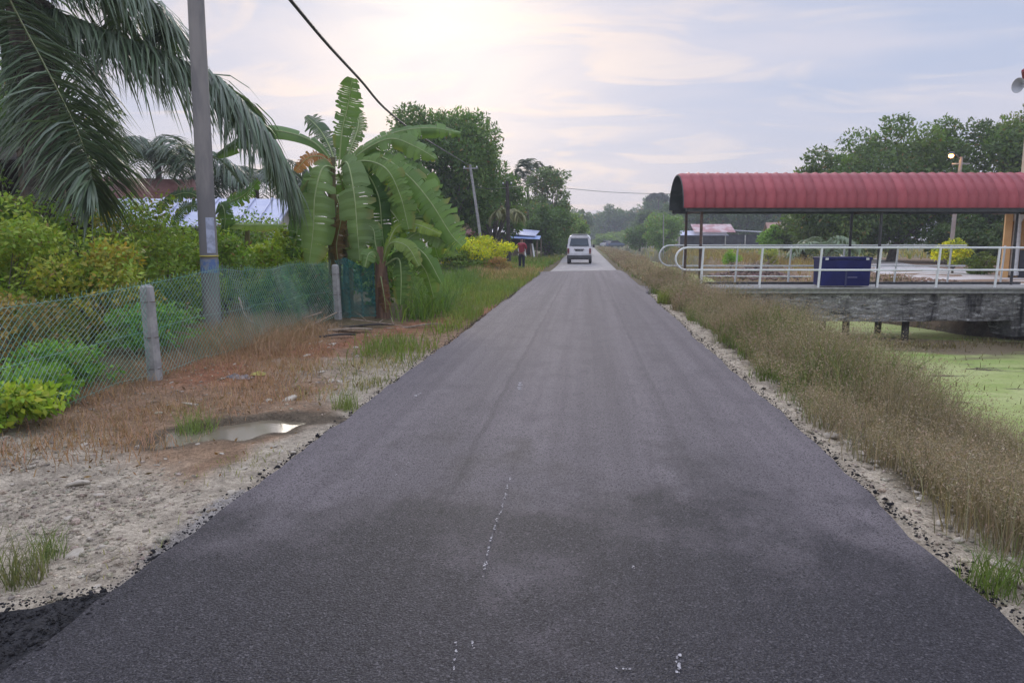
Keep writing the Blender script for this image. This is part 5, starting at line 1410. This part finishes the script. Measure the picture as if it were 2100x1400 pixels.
# dark lining under the sheets and its closed ends
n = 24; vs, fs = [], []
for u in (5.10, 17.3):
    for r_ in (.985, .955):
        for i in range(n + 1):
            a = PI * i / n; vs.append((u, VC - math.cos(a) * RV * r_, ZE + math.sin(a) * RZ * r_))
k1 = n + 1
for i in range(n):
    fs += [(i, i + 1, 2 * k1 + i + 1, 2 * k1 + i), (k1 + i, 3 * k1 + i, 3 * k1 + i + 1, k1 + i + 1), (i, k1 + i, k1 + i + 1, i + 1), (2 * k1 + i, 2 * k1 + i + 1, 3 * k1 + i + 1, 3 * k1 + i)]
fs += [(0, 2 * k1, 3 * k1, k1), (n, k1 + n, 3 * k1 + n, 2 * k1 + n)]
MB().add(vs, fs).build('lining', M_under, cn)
for v in (VC - RV + .07, VC + RV - .07):
    MB().box((11.3, v, ZE - .05), (12.2, .08, .12)).build('eaves_beam', M_dark, cn)
for u in (5.7, 11.1, 16.5):
    MB().box((u, VC, ZE - .09), (.07, 2 * RV - .2, .07)).build('cross_beam', M_rust, cn)
    for v in (.28, 2.22):
        MB().tube([(u, v, .05), (u, v, ZE - .02)], .045, 8).build('post', M_rust if u < 9 else M_dark, cn, smooth=True)
    arc = [(u, VC - math.cos(a) * RV * .93, ZE + math.sin(a) * RZ * .93) for a in np.linspace(0, PI, 15)]
    MB().tube(arc, .03, 6).build('arch_rib', M_dark, cn)

# blue container on the deck
bb = bridge_root('storage_bin', 'large navy blue plastic bin standing between the railings', 'bin')
M_navy = mat('navy_plastic', (.010, .013, .10), .5, (.014, .019, .13), 3, spec=.25)
MB().box((10.42, 1.2, .50), (1.52, .62, .82), taper=1.03).build('body', M_navy, bb, bevel=.03)
MB().box((10.42, 1.2, .945), (1.60, .70, .09)).build('lid', M_navy, bb, bevel=.02)
for u in (9.79, 11.05): MB().box((u, .855, .93), (.10, .03, .07)).build('latch', M_white, bb, bevel=.01)
MB().box((10.42, .86, .93), (.75, .02, .03)).build('handle', mat('grey_plastic', (.10, .11, .20), .5), bb)
for z in (.62, .30): MB().box((10.42, .883, z), (1.3, .02, .025)).build('moulded_rib', M_navy, bb)
MB().box((10.42, .882, .32), (.05, .02, .5)).build('moulded_rib', mat('worn_navy', (.05, .055, .13), .5), bb)
MB().box((10.62, .880, .36), (.30, .012, .02)).build('scuff_mark', mat('pale_scuff', (.25, .25, .36), .6), bb)

# rubble and cut branches behind the bridge
n = 900
rx, ry_ = rng.normal(0, 1, n) * .75, rng.normal(0, 1, n) * 1.0
rc = (7.66,33.95)
hgt = .42 * np.exp(-(rx ** 2 + ry_ ** 2) / 1.2)
tag(rocks('rubble', np.stack([rc[0] + rx, rc[1] + ry_, np.maximum(height(rc[0] + rx, rc[1] + ry_), -.1) + hgt * rng.uniform(.2, 1.1, n)], -1), rng.uniform(.04, .13, n), jit((.24, .17, .15), n, .4), M_stone),
    'heap of broken pinkish rubble behind the footbridge', kind='stuff')
n = 1500
rx, ry_ = rng.uniform(8.3, 13.5, n), rng.uniform(26, 33, n)
tag(rocks('rubble', np.stack([rx, ry_, height(rx, ry_) + .01], -1), rng.uniform(.02, .09, n), jit((.30, .21, .15), n, .35), M_stone), 'scattered brown clods on the far canal bank', kind='stuff')
mb = MB()
for k in range(60):
    x = rc[0] + random.gauss(.1, .6); y = rc[1] + random.gauss(0, .6); z = random.uniform(.1, .5); a = random.uniform(0, 6.3); L = random.uniform(.3, .9)
    mb.tube([(x, y, z), (x + L * math.cos(a), y + L * math.sin(a), z + random.uniform(-.1, .5))], [.02, .006], 4)
tag(mb.build('brushwood', M_twig), 'dead brushwood sticking out of the rubble heap', kind='stuff')

# ------------------------------------------------------------------ hall at the right edge with tower, horn, lamp
hl = empty('prayer_hall', (16.77,31.38) + (.02,), BR_Z - R(30), 'cream and orange hall with white columns and barred window', 'building')
M_orange = mat('orange_plaster', (.55, .30, .11), .8, (.60, .35, .14), 2)
M_base = mat('dark_tile_base', (.035, .037, .05), .35, (.05, .05, .065), 4)
MB().box((3.3, 1.95, 1.3), (6.2, 3.3, 2.6)).build('wall', M_orange, hl)
MB().box((.12, .02, 1.28), (.24, .5, 2.55)).build('pillar', M_orange, hl)
MB().box((3.3, .22, .55), (5.4, .06, 1.1)).build('wall_base', M_base, hl)
cl_ = MB().lathe([(.19, 0), (.19, .12), (.14, .16), (.15, 1.2), (.125, 2.1), (.16, 2.16), (.2, 2.3), (.2, 2.5)], (.42, .0, .10), 18).build('column', M_white, hl, smooth=True)
c2 = cl_.copy(); COL.objects.link(c2); c2.location = (2.6, 0, 0)
wn = MB().box((1.55, .22, 1.72), (1.2, .08, 1.05)).build('window', mat('tan_curtain', (.50, .33, .17), .8), hl)  # curtain is one plain tan colour
for x in np.linspace(1.05, 2.05, 6): MB().box((x, .16, 1.72), (.03, .03, 1.08)).build('bar', M_dark, wn)
for z in (1.25, 1.72, 2.2): MB().box((1.55, .165, z), (1.2, .03, .04)).build('bar', M_dark, wn)
MB().box((1.55, .15, 1.16), (1.34, .14, .06)).build('sill', M_base, wn)
MB().box((3.0, .9, 2.66), (6.6, 4.4, .12)).build('roof_beam', M_wood, hl)
MB().sheet([(-.1, -1.4, 2.72), (6.6, -1.4, 2.72), (6.6, 1.9, 3.2), (-.1, 1.9, 3.2)], .07).build('roof', M_red, hl)
MB().box((1.85, .14, .62), (.09, .03, .24)).build('wall_plaque', M_white, hl)
tw = empty('speaker_tower', (18.34,33.5,5.41)[:2] + (0,), BR_Z - R(36), 'slender pale tower with a small red hipped roof at the right edge', 'tower')
MB().box((.65, .65, 4.19), (1.3, 1.3, 8.38)).build('shaft', M_cream, tw)
MB().add([(-.3, -.3, 8.45), (1.6, -.3, 8.45), (1.6, 1.6, 8.45), (-.3, 1.6, 8.45), (.65, .65, 9.4), (-.3, -.3, 8.38), (1.6, -.3, 8.38), (1.6, 1.6, 8.38), (-.3, 1.6, 8.38)],
         [(0, 1, 4), (1, 2, 4), (2, 3, 4), (3, 0, 4), (8, 7, 6, 5), (0, 5, 6, 1), (1, 6, 7, 2), (2, 7, 8, 3), (3, 8, 5, 0)]).build('roof', M_red, tw)
for s in (-.35, 0, .35): MB().box((.65 + s, -.02, 6.8), (.2, .06, .8)).build('louvre', M_dark, tw)
hn = empty('horn_speaker', (16.96,31.4,7.46), R(200), 'grey horn loudspeaker hanging under the red tower roof', 'loudspeaker')
ry90 = Matrix.Rotation(R(90), 3, 'Y')
MB().lathe([(.03, -.30), (.05, -.2), (.08, -.05), (.15, .1), (.27, .2), (.29, .22), (.28, .225), (.14, .11), (.06, 0)], (0, 0, 0), 20, ry90).build('horn', mat('grey_horn', (.38, .39, .40), .4), hn, smooth=True)
MB().lathe([(.09, -.48), (.11, -.45), (.11, -.31), (.06, -.28)], (0, 0, 0), 14, ry90).build('driver', M_dark, hn, smooth=True)
MB().bar((-.3, 0, 0), (-.3, 0, .45), .04, .04).build('bracket', M_dark, hn)
# street lamp, lit
lp_ = empty('street_lamp', (19.9, 42.2, 0), 0, 'street lamp on a slim concrete pole with a glowing orange bulb', 'street lamp')
MB().tube([(-.08, 0, -.1), (0, 0, 3), (.1, 0, 5.9)], [.11, .10, .085], 10).build('shaft', mat('pinkish_concrete', (.30, .25, .23), .85, (.36, .31, .28), 3), lp_, smooth=True)
MB().box((.1, 0, 5.55), (.9, .07, .07)).build('crossarm', M_conc, lp_)
MB().tube([(.1, 0, 5.7), (-.15, -.05, 5.98), (-.42, -.1, 6.08)], .025, 6).build('lamp_arm', M_dark, lp_)
MB().lathe([(.05, .12), (.13, .08), (.17, 0), (.16, -.02)], (-.48, -.12, 6.05), 14).build('lamp_hood', M_dark, lp_, smooth=True)
MB().lathe([(.03, .06), (.10, .03), (.13, -.03), (.10, -.10), (.03, -.14)], (-.48, -.12, 5.99), 14).build('bulb', mat('lit_bulb', (1, .6, .2), .4, emit=((1.0, .50, .12), 14.0)), lp_, smooth=True)
pl_ = bpy.data.objects.new('lamp_light', bpy.data.lights.new('lamp_light', 'POINT')); COL.objects.link(pl_); pl_.parent = lp_
pl_.location = (-.48, -.22, 5.75); pl_.data.energy = 12; pl_.data.color = (1, .55, .2); pl_.data.shadow_soft_size = .12
slim_pole('field_post', 'thin pale pole in front of the light green rounded tree', (9.38,90.0,1.09), (9.28,90.0,4.56), .06, M_conc)

# ------------------------------------------------------------------ van
vn = empty('white_van', (-.30, 47.9, -.03), R(-1.0), 'old white minivan driving away on the road', 'van')
M_van = mat('van_white', (.80, .80, .83), .35, (.72, .72, .74), 3)
def ring(y, zb, zt, wb, wm, wt, tilt=0.0):
    pts = [(-wb, zb + .06), (-wb + .06, zb), (wb - .06, zb), (wb, zb + .06), (wm, zb + .45), (wm, 1.02), (wt + .05, zt - .22), (wt - .02, zt - .08), (wt - .16, zt), (-wt + .16, zt), (-wt + .02, zt - .08), (-wt - .05, zt - .22), (-wm, 1.02), (-wm, zb + .45)]
    return [(x, y + tilt * max(0, z - 1.0), z) for x, z in pts]
MB().loft([ring(.02, .40, 1.84, .70, .735, .60, .22), ring(.0, .36, 1.86, .74, .765, .63, .22), ring(.10, .34, 1.88, .76, .785, .65, .2), ring(.8, .32, 1.90, .77, .79, .66), ring(2.0, .32, 1.90, .77, .79, .66), ring(2.7, .32, 1.88, .77, .79, .65), ring(3.2, .34, 1.10, .76, .78, .72), ring(3.45, .38, 1.06, .72, .74, .68)]).build('body', M_van, vn, smooth=True)
def hatch(x0, x1, z0, z1, x0t=None, x1t=None, off=.012, th=.02):
    x0t = x0 if x0t is None else x0t; x1t = x1 if x1t is None else x1t
    y = lambda z: .22 * max(0, z - 1.0) - off
    a = [(x0, y(z0), z0), (x1, y(z0), z0), (x1t, y(z1), z1), (x0t, y(z1), z1)]
    return MB().add(a + [(x, yy + th, z) for x, yy, z in a], [(0, 1, 2, 3), (7, 6, 5, 4), (0, 4, 5, 1), (1, 5, 6, 2), (2, 6, 7, 3), (3, 7, 4, 0)])
M_vglass = mat('van_glass', (.06, .08, .10), .12)
wnd = hatch(-.63, .63, 1.17, 1.64, -.54, .54).build('rear_window', M_vglass, vn)
hatch(-.60, .60, 1.66, 1.685, -.55, .55, .014).build('window_seal', M_dark, wnd)
dr = hatch(-.62, .62, .66, 1.12, -.66, .66, .006, .01).build('tailgate', M_van, vn)
hatch(-.33, .33, .93, .985, off=.03).build('plate_lamp', M_dark, dr)
np_ = hatch(-.26, .26, .84, .93, off=.02).build('number_plate', mat('plate', (.03, .03, .035), .5, (.35, .35, .36), 26, lo=.5, hi=.58), vn)
MB().bar((.1, .02, 1.2), (-.35, .05, 1.28), .015, .015).build('wiper', M_dark, vn)
for s in (-1, 1):
    MB().box((s * .70, -.0, .88), (.13, .08, .28)).build('tail_light', mat('tail_red', (.16, .03, .035), .35), vn, bevel=.01)
    MB().box((s * .70, .0, .70), (.12, .07, .06)).build('reverse_light', mat('lens', (.32, .20, .12), .35), vn)
MB().box((0, -.07, .46), (1.56, .22, .24)).build('bumper', M_dark, vn, bevel=.03)
MB().box((0, .1, .34), (1.2, .3, .08)).build('underbody', M_dark, vn)
for s in (-1, 1):
    for y in (.62, 2.75):
        wl = MB().lathe([(.20, -.085), (.275, -.085), (.295, -.05), (.295, .05), (.275, .085), (.20, .085)], (s * .70, y, .295), 20, ry90).build('tyre', M_dark, vn, smooth=True)
        MB().lathe([(.19, -.02), (.19, .02)], (s * .772, y, .295), 16, ry90).build('rim', M_conc, wl)
    for y0, y1 in ((.35, 1.15), (1.25, 1.95), (2.05, 2.65)):
        q = [(s * .788, y0, 1.12), (s * .788, y1, 1.12), (s * .722, y1, 1.62), (s * .722, y0 + .05, 1.62)]
        if s < 0: q = q[::-1]
        MB().sheet(q, -.02 if False else .02).build('side_window', M_vglass, vn)
    MB().box((s * .90, 2.85, 1.15), (.16, .06, .2)).build('wing_mirror', M_dark, vn, bevel=.015)
MB().box((.0, 1.3, 1.925), (1.05, 2.2, .02)).build('roof_panel', M_van, vn)

# ------------------------------------------------------------------ person
pe = empty('person', (-3.1, 37.2, float(height(-3.1, 37.2))), R(-12), 'person in a red shirt and dark trousers standing by the yellow bush', 'person')
def skin(name, verts, edges, radii, m_, root=0, sub=2):
    me = bpy.data.meshes.new(name); me.from_pydata(verts, edges, [])
    o = bpy.data.objects.new(name, me); COL.objects.link(o); o.parent = pe
    md = o.modifiers.new('Skin', 'SKIN'); md.use_smooth_shade = True
    sv = me.skin_vertices[0].data
    for i, r_ in enumerate(radii):
        sv[i].radius = r_ if isinstance(r_, tuple) else (r_, r_); sv[i].use_root = (i == root)
    ss_ = o.modifiers.new('Sub', 'SUBSURF'); ss_.levels = sub; ss_.render_levels = sub
    me.materials.append(m_)
    return o
M_skin = mat('skin', (.20, .11, .075), .6)
bv = [(0, 0, .88), (0, .01, 1.08), (0, .0, 1.28), (0, -.01, 1.40), (0, .01, 1.46), (0, .03, 1.56), (0, .02, 1.64),
      (.09, 0, .84), (.10, .02, .48), (.11, -.02, .10), (.12, .10, .04), (-.09, 0, .84), (-.10, .04, .48), (-.10, .0, .10), (-.11, .12, .04),
      (.19, 0, 1.34), (.24, .02, 1.10), (.20, .18, .98), (.16, .24, .97), (-.19, 0, 1.34), (-.25, .0, 1.09), (-.22, .14, .93), (-.19, .21, .90)]
be = [(0, 1), (1, 2), (2, 3), (3, 4), (4, 5), (5, 6), (0, 7), (7, 8), (8, 9), (9, 10), (0, 11), (11, 12), (12, 13), (13, 14), (3, 15), (15, 16), (16, 17), (17, 18), (3, 19), (19, 20), (20, 21), (21, 22)]
brd = [(.14, .10), (.13, .095), (.15, .10), (.10, .08), .05, (.075, .09), (.06, .07), .085, .058, .04, (.035, .03), .085, .058, .04, (.035, .03), .055, .042, .032, .03, .055, .042, .032, .03]
skin('body', bv, be, brd, M_skin)
sh_v = [bv[i] for i in (0, 1, 2, 3, 15, 16, 19, 20)]
skin('shirt', sh_v, [(0, 1), (1, 2), (2, 3), (3, 4), (4, 5), (3, 6), (6, 7)], [(.165, .125), (.155, .12), (.175, .12), (.115, .095), .075, .062, .075, .062], mat('red_shirt', (.24, .025, .045), .8, (.30, .04, .06), 8))
tr_v = [(0, 0, .93), (0, 0, .88), (.09, 0, .84), (.10, .02, .48), (.11, -.02, .09), (-.09, 0, .84), (-.10, .04, .48), (-.10, 0, .09)]
skin('trousers', tr_v, [(0, 1), (1, 2), (2, 3), (3, 4), (1, 5), (5, 6), (6, 7)], [(.155, .115), (.155, .118), .10, .075, .062, .10, .075, .062], mat('dark_denim', (.015, .018, .035), .85))
skin('hair', [(0, .01, 1.60), (0, 0, 1.66)], [(0, 1)], [(.088, .098), (.075, .085)], mat('black_hair', (.01, .009, .009), .6))
for s in (-.105, .115): MB().box((s, .06, .035), (.085, .24, .07), taper=.85).build('shoe', M_dark, pe, bevel=.02)

# ------------------------------------------------------------------ haze
if True:
    hb = MB().box((0, 240, 8.5), (620, 560, 20.5)).build('haze', None)
    tag(hb, 'thin pale evening haze filling the air', kind='stuff')
    m = bpy.data.materials.new('haze'); m.use_nodes = True
    t = NT(m.node_tree)
    v = t.node('ShaderNodeVolumePrincipled'); v.inputs['Color'].default_value = (.80, .84, .92, 1); v.inputs['Density'].default_value = .0012
    v.inputs['Anisotropy'].default_value = .0
    o = t.node('ShaderNodeOutputMaterial'); t.l.new(v.outputs[0], o.inputs['Volume'])
    m.volume_intersection_method = 'FAST' if hasattr(m, 'volume_intersection_method') and False else getattr(m, 'volume_intersection_method', 'FAST')
    hb.data.materials.append(m)
